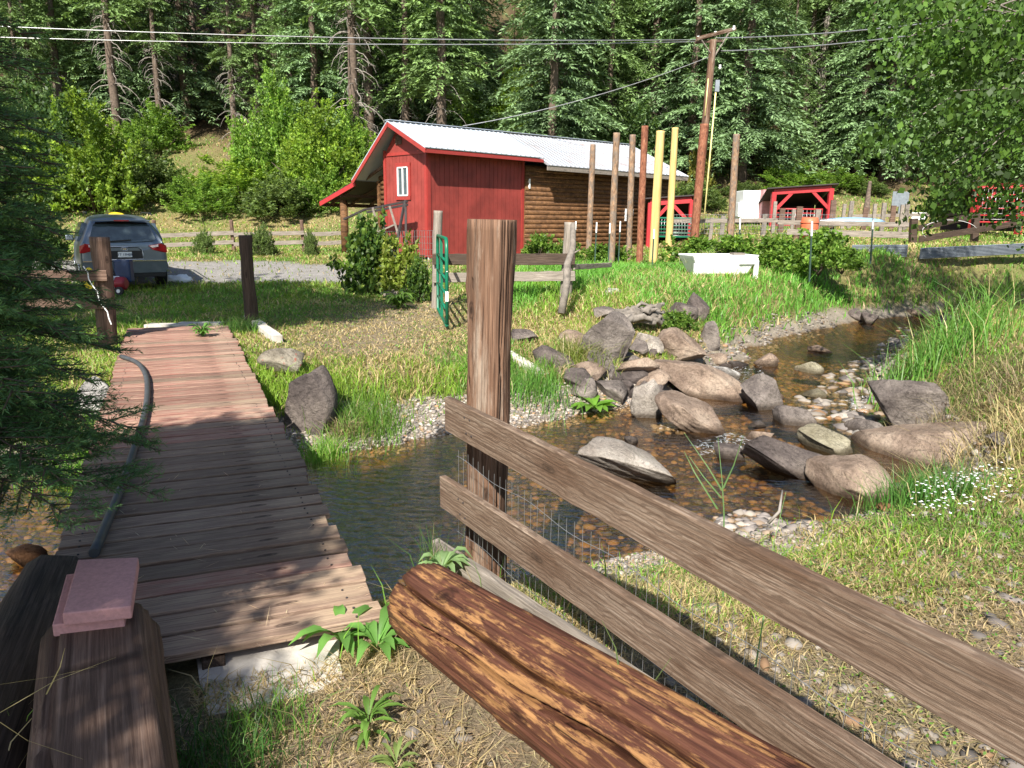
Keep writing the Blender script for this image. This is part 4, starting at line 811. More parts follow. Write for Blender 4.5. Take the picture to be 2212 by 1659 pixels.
# ============ BOULDERS ============
bl=[ # u0,v0,u1,v1,mat,tilt,label
(1246,686,1359,794,'rgry',0,'large round grey boulder left of the driftwood tangle',0),(1157,748,1239,801,'rdrk',-5,'brown flat topped boulder low in the grass, leftmost of the pile',1),(1187,794,1249,822,'rtan',0,'pale tan rock under the leftmost brown boulder',2),
(1228,817,1286,866,'rgry',0,'grey rounded rock at the water plants left of the pile',3),(1290,812,1358,872,'rgry',0,'dark grey rock in front of the large round grey boulder',4),(1331,755,1410,822,'rtan',-18,'tan pointed boulder leaning right in the middle of the pile',5),
(1376,722,1432,768,'rspk',0,'small tan boulder left of the biggest tan boulder',6),(1416,717,1522,794,'rtan',0,'biggest tan boulder at the top of the pile',7),(1428,786,1600,868,'rtan',22,'long slanting tan slab overhanging the water',8),(1426,846,1558,940,'rtan',26,'long slanting boulder under the overhanging slab',9),
(1349,829,1424,912,'rspk',0,'upright grey boulder with a pale base in the water',10),(1546,783,1600,821,'rpal',22,'small white boulder behind the slanting slab',11),(1607,819,1704,893,'rgry',4,'rounded grey boulder right of the slanting slab',12),(1671,881,1762,926,'rgry',5,'low grey boulder in the stream bend',13),
(1730,922,1829,985,'rolv',-3,'smooth pale olive boulder right of the stream',14),(1615,960,1778,1032,'rdrk',12,'low dark brown boulder left of the long tan one',15),(1715,978,1915,1078,'rtan',8,'wide brown boulder at the foot of the long tan boulder',16),(1862,888,2132,1010,'rtan',-17,'longest boulder, smooth and tan, slanting on the right bank',17),
(1888,819,2034,938,'rgry',-8,'tall grey lichened boulder behind the longest tan boulder',18),(1266,945,1445,1050,'rspk',14,'pitted speckled boulder just behind the plank fence',19),(1546,947,1614,998,'rdrk',8,'wet grey green rock in the rapid',20),(1610,927,1665,962,'rtan',0,'small square brown rock above the wet rock',21),
(1606,909,1650,930,'rgry',0,'small flat rock just above the square brown one',22),(1510,694,1553,754,'rgry',0,'grey egg shaped boulder right of the bushy plant',23),(1487,640,1543,700,'rdrk',0,'dark upright boulder behind the bushy plant',24),(1430,648,1502,694,'rdrk',0,'dark boulder under turf behind the bushy plant',25),
(1269,661,1340,694,'rgry',0,'flat layered grey rock behind the large round boulder',26),(1633,765,1678,798,'rtan',0,'small rounded rock in the upper stream',27),(1720,783,1773,811,'rolv',0,'mossy olive rock in the upper stream',28),(1746,745,1791,766,'rtan',18,'narrow tan rock lying across the upper stream',29),
(1833,668,1865,698,'rdrk',0,'dark rock on the far bank, left of a pair',30),(1861,676,1893,704,'rdrk',0,'dark rock on the far bank, right of a pair',31),(1892,1088,1937,1110,'rorg',0,'flat orange slab at the water edge by white flowers',32),(1737,840,1783,864,'rolv',0,'small olive rock above the stream bend',33),
(1830,904,1902,944,'rgry',0,'grey stones beside the foot of the longest boulder',34),(2142,932,2196,968,'rgry',0,'small grey boulder in dry grass at the right edge',35),(1912,1042,1954,1064,'rpal',0,'small pale rock under the longest boulder',36),(1300,622,1338,640,'rpal',0,'flat pale stone in the grass above the pile',37),(1520,765,1568,788,'rtan',0,'low tan rock right of the biggest tan boulder',38),
(566,758,664,822,'rlich',10,'bank boulder with a red lichen patch beside the bridge',39),(600,808,718,945,'rdrk',0,'big rough boulder against the right side of the bridge',40),(170,822,238,905,'rpal',0,'pale boulder at the left side of the bridge behind the fir',41),
(150,1165,240,1235,'rorg',-12,'orange brown boulder in the water left of the near bridge',42),(20,1180,90,1230,'rorg',0,'smaller orange stone in the water at the left edge',43),(1100,700,1160,745,'rdrk',0,'dark rock in grass between the thick post and the pile',44),(1660,850,1690,868,'rtan',0,'tiny tan rock right of the rounded grey boulder',45),
(1350,800,1440,850,'rtan',0,'tan rock wedged under the slanting slab left end',46),(1350,940,1376,966,'rgry',0,'small pointed grey stone in the shallows behind the speckled boulder',47),(1956,660,2000,684,'rtan',0,'brown rock where the upper stream leaves the picture',48),(2030,680,2075,700,'rgry',0,'grey rock at the shaded upper bend behind the tall grass',49)]
for u0,v0,u1,v1,mt,tilt,l,sd in bl:
    p=gp((u0+u1)/2,v1-2); 
    if p[2]<WL: p=atz((u0+u1)/2,v1-2,WL-.03)
    dd=depth(p); w_=(u1-u0)*dd/F; hpx=(v1-v0)*dd/F; th=math.radians(tilt)
    elev=math.atan2(CH-p[2],math.hypot(p[0],p[1]))
    dpt=min(w_*.8,hpx*1.3) if abs(tilt)>10 else w_*.8
    if abs(tilt)>10: w_*=1.12
    if abs(tilt)>10: hh=max(.12,(hpx-abs(math.sin(th))*w_)/math.cos(elev)); hh=max(hh,.42*w_*.8)
    else: hh=math.sqrt(max((hpx)**2-(dpt*math.sin(elev))**2,(hpx*.62)**2))/math.cos(elev)
    V0,F0=rockshape(sd+100,5 if w_>.6 else 4 if w_>.2 else 2,cuts=9 if mt!='rolv' else 5,rough=.13)
    V1=V0*np.array([w_/2*1.18,dpt/2*1.2,hh/2*1.38]); c,s_=math.cos(-th),math.sin(-th)
    V1=np.stack([V1[:,0]*c-V1[:,2]*s_,V1[:,1],V1[:,0]*s_+V1[:,2]*c],1)
    az=math.atan2(p[0],p[1]); c,s_=math.cos(-az),math.sin(-az); V1=np.stack([V1[:,0]*c-V1[:,1]*s_,V1[:,0]*s_+V1[:,1]*c,V1[:,2]],1)
    ctr=np.array([p[0]+math.sin(az)*dpt*.42,p[1]+math.cos(az)*dpt*.42,0])
    # put centre so that its projection meets the box centre
    cz_=aty((u0+u1)/2,(v0+v1)/2,ctr[1])[2]; ctr[0]=aty((u0+u1)/2,(v0+v1)/2,ctr[1])[0]
    me=npmesh('boulder',V1,F0,mt,smooth=w_>.2); me.location=(ctr[0],ctr[1],cz_-.07*hh); tag(me,l,'boulder')
rs=np.random.RandomState(77)
for i in range(48):
    u=1235+rs.rand()*380; v=740+rs.rand()*135
    if u>1430 and v<790: continue
    p=gp(u,v); w_=.16+.36*rs.rand(); V0,F0=rockshape(300+i,4,6,.1); me=npmesh('stone',V0*np.array([w_*.6,w_*.5,w_*.5]),F0,('rtan','rgry','rdrk')[i%3]); me.location=(p[0],p[1],p[2]+.03); me.rotation_euler=(0,0,rs.rand()*6); tag(me,'small rock filling the gaps of the boulder pile','rock',group='small rocks between the boulders of the pile')
# driftwood tangle
rs=np.random.RandomState(8); dt=thing('driftwood','tangle of bleached driftwood roots among the boulders','driftwood',gp(1370,722))
for i in range(15):
    a=gp(1325+rs.rand()*30,700+rs.rand()*25)+np.array([0,0,.25]); b=gp(1400+rs.rand()*40,705+rs.rand()*25)+np.array([0,0,.22+.3*rs.rand()])
    mb=MB(); K=[a+(b-a)*t_+rs.randn(3)*.05*(t_>0) for t_ in np.linspace(0,1,7)]; mb.tube(K,[.06*rs.rand()+.03-.004*j for j in range(7)],7); mb.build('root','barkgrey',dt)
# blue cord and thin sticks
mb=MB(); mb.tube([aty(u,v,10.4) for u,v in ((1385,832),(1400,827),(1415,830),(1430,834))],.012,5); tag(mb.build('blue_cord','blue'),'scrap of blue cord caught between the boulders','cord')
for i,(q1,q2,y) in enumerate((((1330,790),(1352,815),10.6),((1350,860),(1290,795),10.2),((1395,868),(1440,845),10.2),((1400,810),(1420,782),10.8),((1660,1130),(1690,1060),4.6))):
    mb=MB(); mb.tube([aty(*q1,y),(aty(*q1,y)+aty(*q2,y))/2+rs.randn(3)*.02,aty(*q2,y+.2)],[.012,.01,.006],5); tag(mb.build('stick','twig'),'thin bleached stick among the boulders','stick',group='thin sticks among the boulders')
# ================= VEGETATION =================
def join(parts):
    V=[];Fa=[];C=[];k=0
    for v,f,c in parts: V.append(v);Fa.append(f+k);C.append(c);k+=len(v)
    return np.concatenate(V),np.concatenate(Fa),np.concatenate(C)
def conifer_mesh(seed,H,R,z0,dens=1.,droop=.35,col=(.045,.085,.04),tip=(.12,.19,.075),card=.34,irr=.35):
    rs=np.random.RandomState(seed); nb=int(H*12*dens); P=[];Dr=[];S=[];L=[];Cc=[]
    for i in range(nb):
        z=z0+(H-z0)*(rs.rand()**1.15); t=(z-z0)/(H-z0); a=rs.rand()*6.283; Lb=max(.35,R*(1-t)**.75*(1-irr+irr*1.4*rs.rand())*(1 if rs.rand()>.12 else .5)); d=np.array([math.cos(a),math.sin(a),0.])
        sag=droop*(.6+.8*rs.rand()); k=max(5,int(Lb/.20)); s=(np.arange(k)+.5+rs.rand(k)*.4)/k; s=s[s>.18]
        B=np.array([0,0,z])+d*(Lb*s)[:,None]; B[:,2]+= .25*Lb*s-sag*Lb*s*s*1.3
        sd=np.array([-d[1],d[0],0])
        for sg in (-1,1,0):
            ln=(.22+.30*Lb*(1-s)*.7)*(.7+.6*rs.rand(len(s))) if sg else np.full(len(s),.3)
            dd=unit(d*(.75 if sg else 1)+sd*sg*.8+np.array([0,0,-.25])+rs.randn(len(s),3)*.16)
            m_=max(1,int(round(np.mean(ln)/card)) )
            for j in range(m_+1):
                P.append(B+dd*(ln*j/(m_+1))[:,None]); Dr.append(unit(dd+rs.randn(len(s),3)*.28+np.array([0,0,-.15]))); L.append(np.full(len(s),card)*(.7+.6*rs.rand(len(s))))
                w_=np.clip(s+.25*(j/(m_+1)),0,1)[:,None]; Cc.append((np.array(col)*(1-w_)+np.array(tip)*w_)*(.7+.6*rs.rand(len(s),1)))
    P=np.concatenate(P);Dr=np.concatenate(Dr);L=np.concatenate(L);Cc=np.concatenate(Cc)
    S=unit(np.cross(Dr,unit(np.array([0,0,1.])+rs.randn(len(P),3)*.45)))
    V,Fc=cards(P,Dr,S,L,L*.30); return V,Fc,np.repeat(Cc,4,0)
def dead_branches(seed,z0,z1,R,n,parent,mat='twig',droop=.9):
    rs=np.random.RandomState(seed); mb=MB()
    for i in range(n):
        z=z0+(z1-z0)*rs.rand(); a=rs.rand()*6.283; Lb=R*(.4+.8*rs.rand()); d=np.array([math.cos(a),math.sin(a),0]); k=6
        P=[np.array([0,0,z])+d*Lb*s*(1-.25*s)+np.array([0,0,.12*Lb*s-droop*Lb*s*s*(.6+.5*rs.rand()*0)]) for s in np.linspace(0,1,k)]
        P=[p+rs.randn(3)*.03 for p in P]; mb.tube(P,[.035-.005*j for j in range(k)],3,False)
        if rs.rand()<.6: j=3; mb.tube([P[j],P[j]+unit((d+rs.randn(3)*.7)[None])[0]*Lb*.35-np.array([0,0,.2*Lb])],[.016,.006],3,False)
    return mb.build('dead_branches',mat,parent)
PROTO={}
def conifer(kind):
    k=dict(full=(24,4.3,.8,1.5,.4),full2=(21,3.4,1.2,1.3,.5),mid=(27,2.7,5.5,.95,.4),mid2=(24,2.4,8,.85,.35),bare=(28,2.2,11,.7,.4),young=(6,1.5,.1,2.2,.2))[kind]
    H,R,z0,dn,dr=k; i=sorted(('full','full2','mid','mid2','bare','young')).index(kind)
    o=thing('conifer','x','tree',(0,0,0),local=True); 
    rs=np.random.RandomState(i); mb=MB(); lean=rs.randn(2)*.15; r=.012*H+.02
    mb.tube([(lean[0]*t_*t_+.03*rs.randn(),lean[1]*t_*t_+.03*rs.randn(),-.8+(H+.6)*t_) for t_ in np.linspace(0,1,14)],[r*(1-t_*.93)*(1.25 if t_==0 else 1) for t_ in np.linspace(0,1,14)],9)
    mb.build('trunk','bark' if kind!='bare' else 'barkgrey',o)
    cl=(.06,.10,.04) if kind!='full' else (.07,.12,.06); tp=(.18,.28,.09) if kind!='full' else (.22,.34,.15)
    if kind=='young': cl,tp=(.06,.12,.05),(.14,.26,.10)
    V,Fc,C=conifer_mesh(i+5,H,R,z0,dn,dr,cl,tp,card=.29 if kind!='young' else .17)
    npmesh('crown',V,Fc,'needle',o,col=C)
    if z0>3: dead_branches(i+20,z0*.12,z0*1.1,1.9,int(z0*9),o)
    return o
def copy_tree(src):
    n=src.copy(); COL.objects.link(n)
    for ch in src.children:
        c=ch.copy(); COL.objects.link(c); c.parent=n; c.matrix_parent_inverse=Matrix.Identity(4)
    return n
USED=set()
def put(kind,loc,sc,rz,label,group=None,cat='tree',build=None,sz=None,name=None):
    if kind not in PROTO: PROTO[kind]=(build or conifer)(kind)
    o=PROTO[kind] if kind not in USED else copy_tree(PROTO[kind]); USED.add(kind)
    o.location=Vector([float(q) for q in loc]); o.rotation_euler=(0,0,rz); o.scale=(sc,sc,sc if sz is None else sz); o['label']=label
    if group: o['group']=group
    elif 'group' in o: del o['group']
    return o
CONS=[ # u,vbase,kind,scale,label
(345,268,'bare',.95,'tall grey bare trunk with drooping dead branches, thickest of the left slope'),(330,255,'bare',.85,'slightly slimmer bare trunk standing right against the thickest one'),(281,248,'bare',.7,'slim reddish bare trunk left of the thickest trunk on the left slope'),(250,215,'mid2',.8,'grey leaning conifer trunk left of the slim reddish one'),
(372,215,'bare',.8,'thin bare trunk just right of the thickest one'),(512,350,'mid2',.75,'dark slim trunk leaning beside the grassy clearing'),(566,345,'mid',.7,'conifer trunk rising out of the bright shrubs right of the clearing'),(745,230,'bare',1.,'grey trunk with hanging dead limbs above the shrubs, left of the barn ridge'),(778,228,'mid2',.9,'dark trunk right of the one with hanging dead limbs'),(822,262,'bare',.7,'thin pale trunk directly above the barn gable'),
(640,260,'full2',.75,'bluish fir with spreading boughs behind the tall bright shrubs'),(930,262,'full2',1.,'full fir whose boughs hang behind the barn ridge left end'),(1015,255,'mid',.9,'dark conifer between the fir and the tan hill gap'),(1110,262,'full2',.45,'small fir in the gap below the tan hill'),(1195,262,'mid',.85,'long needled pine with brown trunk right of the tan hill gap'),(1290,285,'full2',.9,'fir behind the middle of the barn roof'),(1365,290,'mid2',.9,'dark conifer behind the far end of the barn roof'),
(1490,385,'full',1.05,'blue green spruce directly behind the utility pole'),(1600,392,'full',1.15,'largest blue green spruce, right of the utility pole'),(1690,380,'full2',.7,'fir at the right side of the largest spruce'),(1905,385,'full',1.0,'large spruce with drooping boughs behind the pens'),(1985,375,'full2',.9,'fir just right of the large drooping spruce'),(1760,350,'bare',.9,'dark bare trunk in the deep shade left of the drooping spruce'),(1730,345,'mid2',.9,'dark trunk leftmost in the deep shade between two spruces'),(1800,345,'mid2',.85,'dark trunk rightmost in the deep shade between two spruces'),
(2090,380,'full2',1.,'fir behind the leafy branches at the upper right'),(2180,385,'full',1.,'spruce behind the leafy branches at the right edge'),(140,300,'mid',.8,'conifer behind the shrubs at the upper left'),(60,330,'full2',.8,'dark fir behind the near fir at the left edge'),(118,270,'young',.9,'small young spruce above the shrubs at the left'),(245,250,'young',.75,'pale young spruce tip poking out of the left shrubs'),(1055,300,'young',.6,'young spruce tip behind the barn roof')]
rs=np.random.RandomState(17)
for u,v,kd,s_,l in CONS:
    p=gp(u,v); 
    if p[1]>75: p=aty(u,v,60.); p[2]=T1(p[0],p[1])
    p[2]=T1(p[0],p[1])-.2; put(kd,p,s_,rs.rand()*6.28,l)
kinds=['mid','mid2','full2','full','bare','mid','mid2']; n_=0; tries=0; pl_=[]
while n_<205 and tries<9000:
    tries+=1; y=46+rs.rand()**1.1*50; x=(rs.rand()*2-1)*y*.80
    if abs(x/y-(-.35))<.055 and y<62: continue
    if x/y<-.30 and y<52: continue
    if abs(x/y+.013)<.04 and rs.rand()<.97: continue
    if x>8 and y<50: continue
    if any((x-a)**2+(y-b)**2<(2.3 if y<70 else 2.9)**2 for a,b in pl_): continue
    pl_.append((x,y)); kd=kinds[rs.randint(len(kinds))]; kd='full2' if kd=='bare' and x/y>-.12 else kd
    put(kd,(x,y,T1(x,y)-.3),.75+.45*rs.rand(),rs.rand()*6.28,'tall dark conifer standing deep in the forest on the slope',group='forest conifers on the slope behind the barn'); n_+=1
# ---- leafy shrubs ----
def shrub_mesh(seed,n_sh,leaf,col,alt,shape=(1,1,1),nl=60,up=.6):
    rs=np.random.RandomState(seed); P=[];Dr=[];C=[];tw=MB()
    for i in range(n_sh):
        dz=rdir(1,rs)[0]; dz[2]=abs(dz[2])*.95-.02; lump=.52+.75*vn(dz[0]*2.2+seed,dz[1]*2.2+dz[2]*2,seed)
        r=(.35+.65*rs.rand()**.5)*float(lump); c=dz*r*np.array([.5,.5,.86])+np.array([0,0,.06])
        d=unit((dz*.6+np.array([0,0,up])+rs.randn(3)*.35)[None])[0]; Ls=.10+.16*rs.rand()
        s=rs.rand(nl); p=c+d*(s*Ls)[:,None]+rs.randn(nl,3)*.022*(1.2-s)[:,None]
        P.append(p); Dr.append(unit(rs.randn(nl,3)*.8+d*.5+np.array([0,0,-.1]))); tone=.55+.55*rs.rand()
        cc_=np.array(col)*(1-.5*0)*tone; cc_=cc_[None]*(.75+.5*rs.rand(nl,1)); hi=(rs.rand(nl)<.25+.5*(s>.7)*.6); cc_[hi]=np.array(alt)*(.75+.45*rs.rand(hi.sum(),1))*tone; C.append(cc_)
    P=np.concatenate(P);Dr=np.concatenate(Dr);C=np.concatenate(C); S=unit(np.cross(Dr,rdir(len(P),rs)))
    L=leaf*(.6+.8*rs.rand(len(P))); V,Fc=cards(P,Dr,S,L,L*.62); return V,Fc,np.repeat(C,4,0)
SHK=dict(bright=(1,330,.030,(.20,.33,.04),(.34,.48,.06)),bright2=(2,330,.030,(.15,.28,.04),(.27,.42,.065)),olive=(3,280,.034,(.13,.20,.055),(.21,.29,.08)),dark=(4,300,.034,(.065,.13,.035),(.13,.22,.05)),yellow=(5,200,.04,(.28,.30,.05),(.40,.36,.09)),berry=(6,110,.075,(.13,.25,.035),(.24,.38,.06)),vine=(7,150,.085,(.07,.15,.025),(.17,.28,.04)),vineyel=(8,110,.09,(.22,.30,.04),(.32,.36,.07)))
def shrub(kind):
    s_,n,lf,c,a_=SHK[kind]; o=thing('shrub','x','shrub',(0,0,0),local=True); nl=70 if lf<.05 else 26
    V,Fc,C=shrub_mesh(s_,n,lf,c,a_,nl=nl); npmesh('foliage',V,Fc,'leaf',o,col=C)
    rs=np.random.RandomState(s_); mb=MB()
    for i in range(9):
        d=rdir(1,rs)[0]; d[2]=abs(d[2])+.5; d=unit(d[None])[0]; mb.tube([(0,0,-.1),d*.3+rs.randn(3)*.03,d*.55+rs.randn(3)*.05],[.014,.009,.003],5)
    mb.build('stems','bark',o); return o
SH=[ # u,vbase,vtop,widthpx,kind,label
(215,455,225,215,'bright','big yellow green bush right behind the SUV at the left'),(110,455,200,190,'dark','dark green bush left of the big yellow green one'),(330,330,235,140,'bright2','green bush below the thickest bare trunk'),(300,440,300,170,'olive','dull green leafy tree above the SUV'),(175,300,190,110,'bright','yellow green shrub high at the left, under the young spruce'),
(590,400,185,170,'bright2','tall feathery bright green shrub left of the barn'),(690,430,225,190,'bright','yellow green shrub right of the tall feathery one'),(770,400,240,130,'bright2','bright shrub touching the barn roof slope'),(520,425,345,190,'bright','low bright thicket below the grassy clearing'),(440,465,385,140,'bright2','low green thicket left behind the split rail fence'),(600,470,370,170,'olive','dark leaved thicket behind the rail fence near the porch'),(690,455,365,110,'bright2','small green bush beside the barn porch roof'),(380,400,360,60,'bright2','small bright shrub at the foot of the clearing'),
(875,310,215,80,'bright','small bright shrub peeking over the barn ridge'),(1010,325,195,110,'bright2','mid green shrub behind the barn ridge middle'),(1110,320,155,150,'bright','tallest bright yellow green shrub above the barn roof'),(1185,325,190,130,'bright','yellow green shrub right of the tallest one above the barn roof'),(1380,400,240,170,'dark','dark leafy shrub behind the bark poles'),(1300,340,270,120,'dark','dark green shrub above the barn roof far end'),(1512,410,300,52,'yellow','yellowing shrub between the yellow poles and utility pole'),
(1500,450,385,140,'olive','dull olive bank shrub behind the utility pole base'),(1600,430,390,90,'olive','low olive shrub on the bank behind the rightmost pole'),(1715,415,362,150,'bright2','rounded green shrub above the red shelter'),(1810,410,368,120,'bright2','low green shrub right above the red shelter roof'),(1880,420,385,80,'olive','low olive shrub near the dead snag'),(2020,470,415,60,'bright2','leafy weed patch in the far meadow'),(2090,440,370,120,'dark','dark shrub at the foot of the right hand firs'),
(80,560,440,120,'dark','dark bush behind the near fir level with the SUV'),(20,640,420,140,'dark','dark bush at the far left edge behind the near fir')]
def addshrub(u,vb,vt,wpx,kd,l,y=None,group=None):
    if y is None: p=gp(u,vb)
    else: p=aty(u,vb,y)
    if p[1]>60: p=aty(u,vb,50.)
    g_=T1(p[0],p[1]); p[2]=g_ if y is None else max(g_,p[2]-.12); dd=depth(p); w_=wpx*dd/F; h=(aty(u,vt,p[1])[2]-p[2]); h=max(h,.2)
    return put(kd,(p[0],p[1],p[2]-.05*h),w_*1.05,rs.rand()*6.28,l,build=shrub,sz=h/.9,group=group)
for r_ in SH: addshrub(*r_)
# sapling weeds along the split rail fence, berries, vines
for u,vb,vt,wp,kd,l,y in ((442,556,490,44,'olive','leafy sapling left against the split rail fence',26.5),(568,550,480,58,'olive','leafy sapling in the middle of the split rail fence',26.5),(672,545,490,30,'olive','small sapling right against the split rail fence',27),
 (800,618,478,110,'vine','dark grape vine bush at the wire panel before the barn',18.3),(868,612,508,90,'vineyel','yellow green grape vine growing over the wire panel',17.4),(905,640,560,50,'vine','low green vine tail below the yellow green grape vine',16.5),
 (1165,560,488,80,'berry','berry bush against the log wall right of the red siding',24.5),(1225,565,500,60,'berry','small berry bush at the corral end post',23.5),(1290,570,515,90,'berry','low berry plants between the first two bark poles',23.5),
 (1500,562,495,110,'berry','berry bush left behind the white tub',21.),(1580,560,490,110,'berry','tall berry bush behind the white tub',20.5),(1660,565,492,110,'berry','berry bush right behind the white tub end',20),(1770,568,470,120,'berry','tallest berry bush, before the orange barrel',19.3),(1820,572,520,90,'berry','low berry bush at the galvanised sheet end',18.8),(1710,575,515,110,'berry','low wide berry bush below the barrel',19.2),
 (1468,700,660,74,'berry','bright green leafy plant growing among the boulders',12.5),(1392,676,642,44,'berry','small leafy plant above the driftwood tangle',13.2),(1330,560,520,60,'berry','low berry plants behind the third bark pole',23.8)):
    addshrub(u,vb,vt,wp,kd,l,y)
# ---- near fir with real needles ----
def needle_fir(name,label,loc,H,R,zlow,seed,nbr,ndl=105,bare_side=None):
    rs=np.random.RandomState(seed); o=thing(name,label,'tree',loc,local=True); mb=MB(); mb.tube([(.03,0,-.5),(0.0,0,H*.3),(-.02,0,H*.6),(0,0,H)],[.085,.065,.04,.01],12); mb.build('trunk','bark',o)
    NP=[];ND=[];NL=[];NC=[];tw=MB()
    for i in range(nbr):
        t=(i+.5)/nbr; z=zlow+(H-zlow)*t**1.1; a=i*2.39996+rs.rand()*.5; Lb=max(.2,R*(1-z/(H*1.05))**.8*(.75+.4*rs.rand())); d=np.array([math.cos(a),math.sin(a),0]); sd=np.array([-d[1],d[0],0])
        main=[np.array([0,0,z])+d*Lb*s+np.array([0,0,.10*Lb*s-.32*Lb*s*s]) for s in np.linspace(0,1,7)]; tw.tube(main,[.008-.001*j for j in range(7)],4,False)
        segs=[(main[5],main[6]+d*.05)]
        k=max(4,int(Lb/.06))
        for j in range(k):
            s=.2+.8*(j+rs.rand()*.6)/k; b=np.array([0,0,z])+d*Lb*s+np.array([0,0,.10*Lb*s-.32*Lb*s*s]); 
            for sg in (-1,1):
                ln=(.08+.38*Lb*(1.05-s))*(.7+.5*rs.rand()); dd=unit((d*.75+sd*sg*.75+np.array([0,0,-.12])+rs.randn(3)*.12)[None])[0]; e_=b+dd*ln; segs.append((b,e_)); tw.tube([b,e_],[.004,.002],3,False)
                if ln>.15:
                    for q in (.3,.5,.7,.88):
                        b2=b+dd*ln*q; d2=unit((dd+sd*sg*-.7*(1 if rs.rand()<.5 else -1)+rs.randn(3)*.2)[None])[0]; segs.append((b2,b2+d2*ln*.4))
        for b,e_ in segs:
            L=np.linalg.norm(e_-b); n=int(L*ndl*2.6)+4; s=rs.rand(n); dd=(e_-b)/max(L,1e-6); pr=unit(rs.randn(n,3)+0); pr=unit(pr-dd*(pr@dd)[:,None]); pr[:,2]*=.6
            NP.append(b+dd*(s*L)[:,None]); ND.append(unit(pr+dd*.75)); NL.append(.022+.014*rs.rand(n)); NC.append(np.array((.065,.15,.05))*(.6+.8*rs.rand(n,1))+ (s[:,None]>.75)*np.array((.035,.06,.01)))
    P=np.concatenate(NP);D_=np.concatenate(ND);L=np.concatenate(NL);C=np.concatenate(NC); S=unit(np.cross(D_,rdir(len(P),rs)))
    V,Fc=cards(P,D_,S,L,.0034); npmesh('needles',V,Fc,'needle',o,col=np.repeat(C,4,0)); tw.build('branches','bark',o); return o
nf=aty(15,1500,2.62); needle_fir('fir_tree','near dark green fir reaching over the left side of the footbridge',(nf[0]-.30,nf[1]+.05,T1(nf[0],nf[1])),4.9,1.0,.98,3,235)
# ---- trees outside the left and rear edge of the frame (their shade falls in view) ----
# ---- right hand leafy tree ----
o=thing('broadleaf_tree','broad leafed tree hanging over the picture from the right','tree',(12.2,13.2,T1(12.2,13.2)))
mb=MB(); TB=np.array([12.2,13.2,T1(12.2,13.2)-.3]); mb.tube([TB,TB+np.array([.1,0,2.5]),TB+np.array([-.2,-.1,5]),TB+np.array([0,0,9])],[.32,.25,.2,.08],12); mb.build('trunk','bark',o)
rs=np.random.RandomState(23); poly=[(1862,-20),(2300,-20),(2300,520),(2212,470),(2150,395),(2095,410),(2060,455),(2010,440),(2020,390),(1960,395),(1905,340),(1880,270),(1905,238),(1965,210),(1990,150),(1930,100),(1852,72)]
def inpoly(u,v,P):
    c=False
    for i in range(len(P)):
        (x1,y1),(x2,y2)=P[i],P[i-1]
        if (y1>v)!=(y2>v) and u<(x2-x1)*(v-y1)/(y2-y1)+x1: c=not c
    return c
P_=[];D_=[];C_=[];br_=MB(); cents=[]
while len(cents)<105:
    u=1840+rs.rand()*460; v=-20+rs.rand()*540
    if inpoly(u,v,poly): cents.append(aty(u,v,9.2+rs.rand()*3.6))
for i in range(330): # crown outside the frame
    d=rdir(1,rs)[0]; cents.append(np.array([10.2,12.4,6.8])+d*np.array([3.3,3.6,2.8])*(.5+.5*rs.rand()))
for c in cents:
    st_=TB+np.array([0,0,2.5+rs.rand()*4.5]); 
    if rs.rand()<.35: mid=(st_+c)/2+np.array([0,0,.5])+rs.randn(3)*.15; br_.tube([st_,st_*.6+mid*.4+rs.randn(3)*.1,mid,c+np.array([0,0,.1])],[.05,.035,.02,.006],5,False)
    n=85; dd=unit((c-st_)[None])[0]*np.array([1,1,.2]); s=rs.rand(n)-.5; p=c+dd*(s*.75)[:,None]+rs.randn(n,3)*np.array([.17,.17,.12]); p[:,2]-=(s+.5)**2*.25
    P_.append(p); D_.append(unit(rs.randn(n,3)*.55+np.array([0,0,-.7])+dd*.3)); t_=.4+.8*rs.rand(); C_.append(np.array((.10,.20,.035))*t_*(.7+.6*rs.rand(n,1))+(rs.rand(n,1)<.22)*np.array((.06,.10,.015)))
P=np.concatenate(P_);D2=np.concatenate(D_);C=np.concatenate(C_); S=unit(np.cross(D2,rdir(len(P),rs))); L=.088*(.55+.75*rs.rand(len(P)))
V,Fc=cards(P,D2,S,L,L*.78); npmesh('foliage',V,Fc,'leaf',o,col=np.repeat(C,4,0)); br_.build('branches','barkgrey',o)
for ch in o.children: pass
# crown high outside the left edge whose shade dapples the far grass
def offtree(loc,cz,R,seed,label,n=120,lf=.2):
    o=thing('broadleaf_tree',label,'tree',loc); rs=np.random.RandomState(seed); P_=[];D_=[];C_=[]; c0=np.array([loc[0],loc[1],cz])
    for i in range(n):
        c=c0+rdir(1,rs)[0]*R*np.array([1,1,.8])*(rs.rand()**.4); k=90; P_.append(c+rs.randn(k,3)*(.35 if lf>.1 else .16)); D_.append(rdir(k,rs)); C_.append(np.array((.08,.16,.03))*(.6+.7*rs.rand(k,1)))
    P=np.concatenate(P_);D2=np.concatenate(D_); S=unit(np.cross(D2,rdir(len(P),rs))); V,Fc=cards(P,D2,S,lf,lf*.75); npmesh('foliage',V,Fc,'leaf',o,col=np.repeat(np.concatenate(C_),4,0)); mb=MB(); mb.tube([(loc[0],loc[1],loc[2]-.5),(loc[0],loc[1],cz)],[.3,.12],8); mb.build('trunk','bark',o)
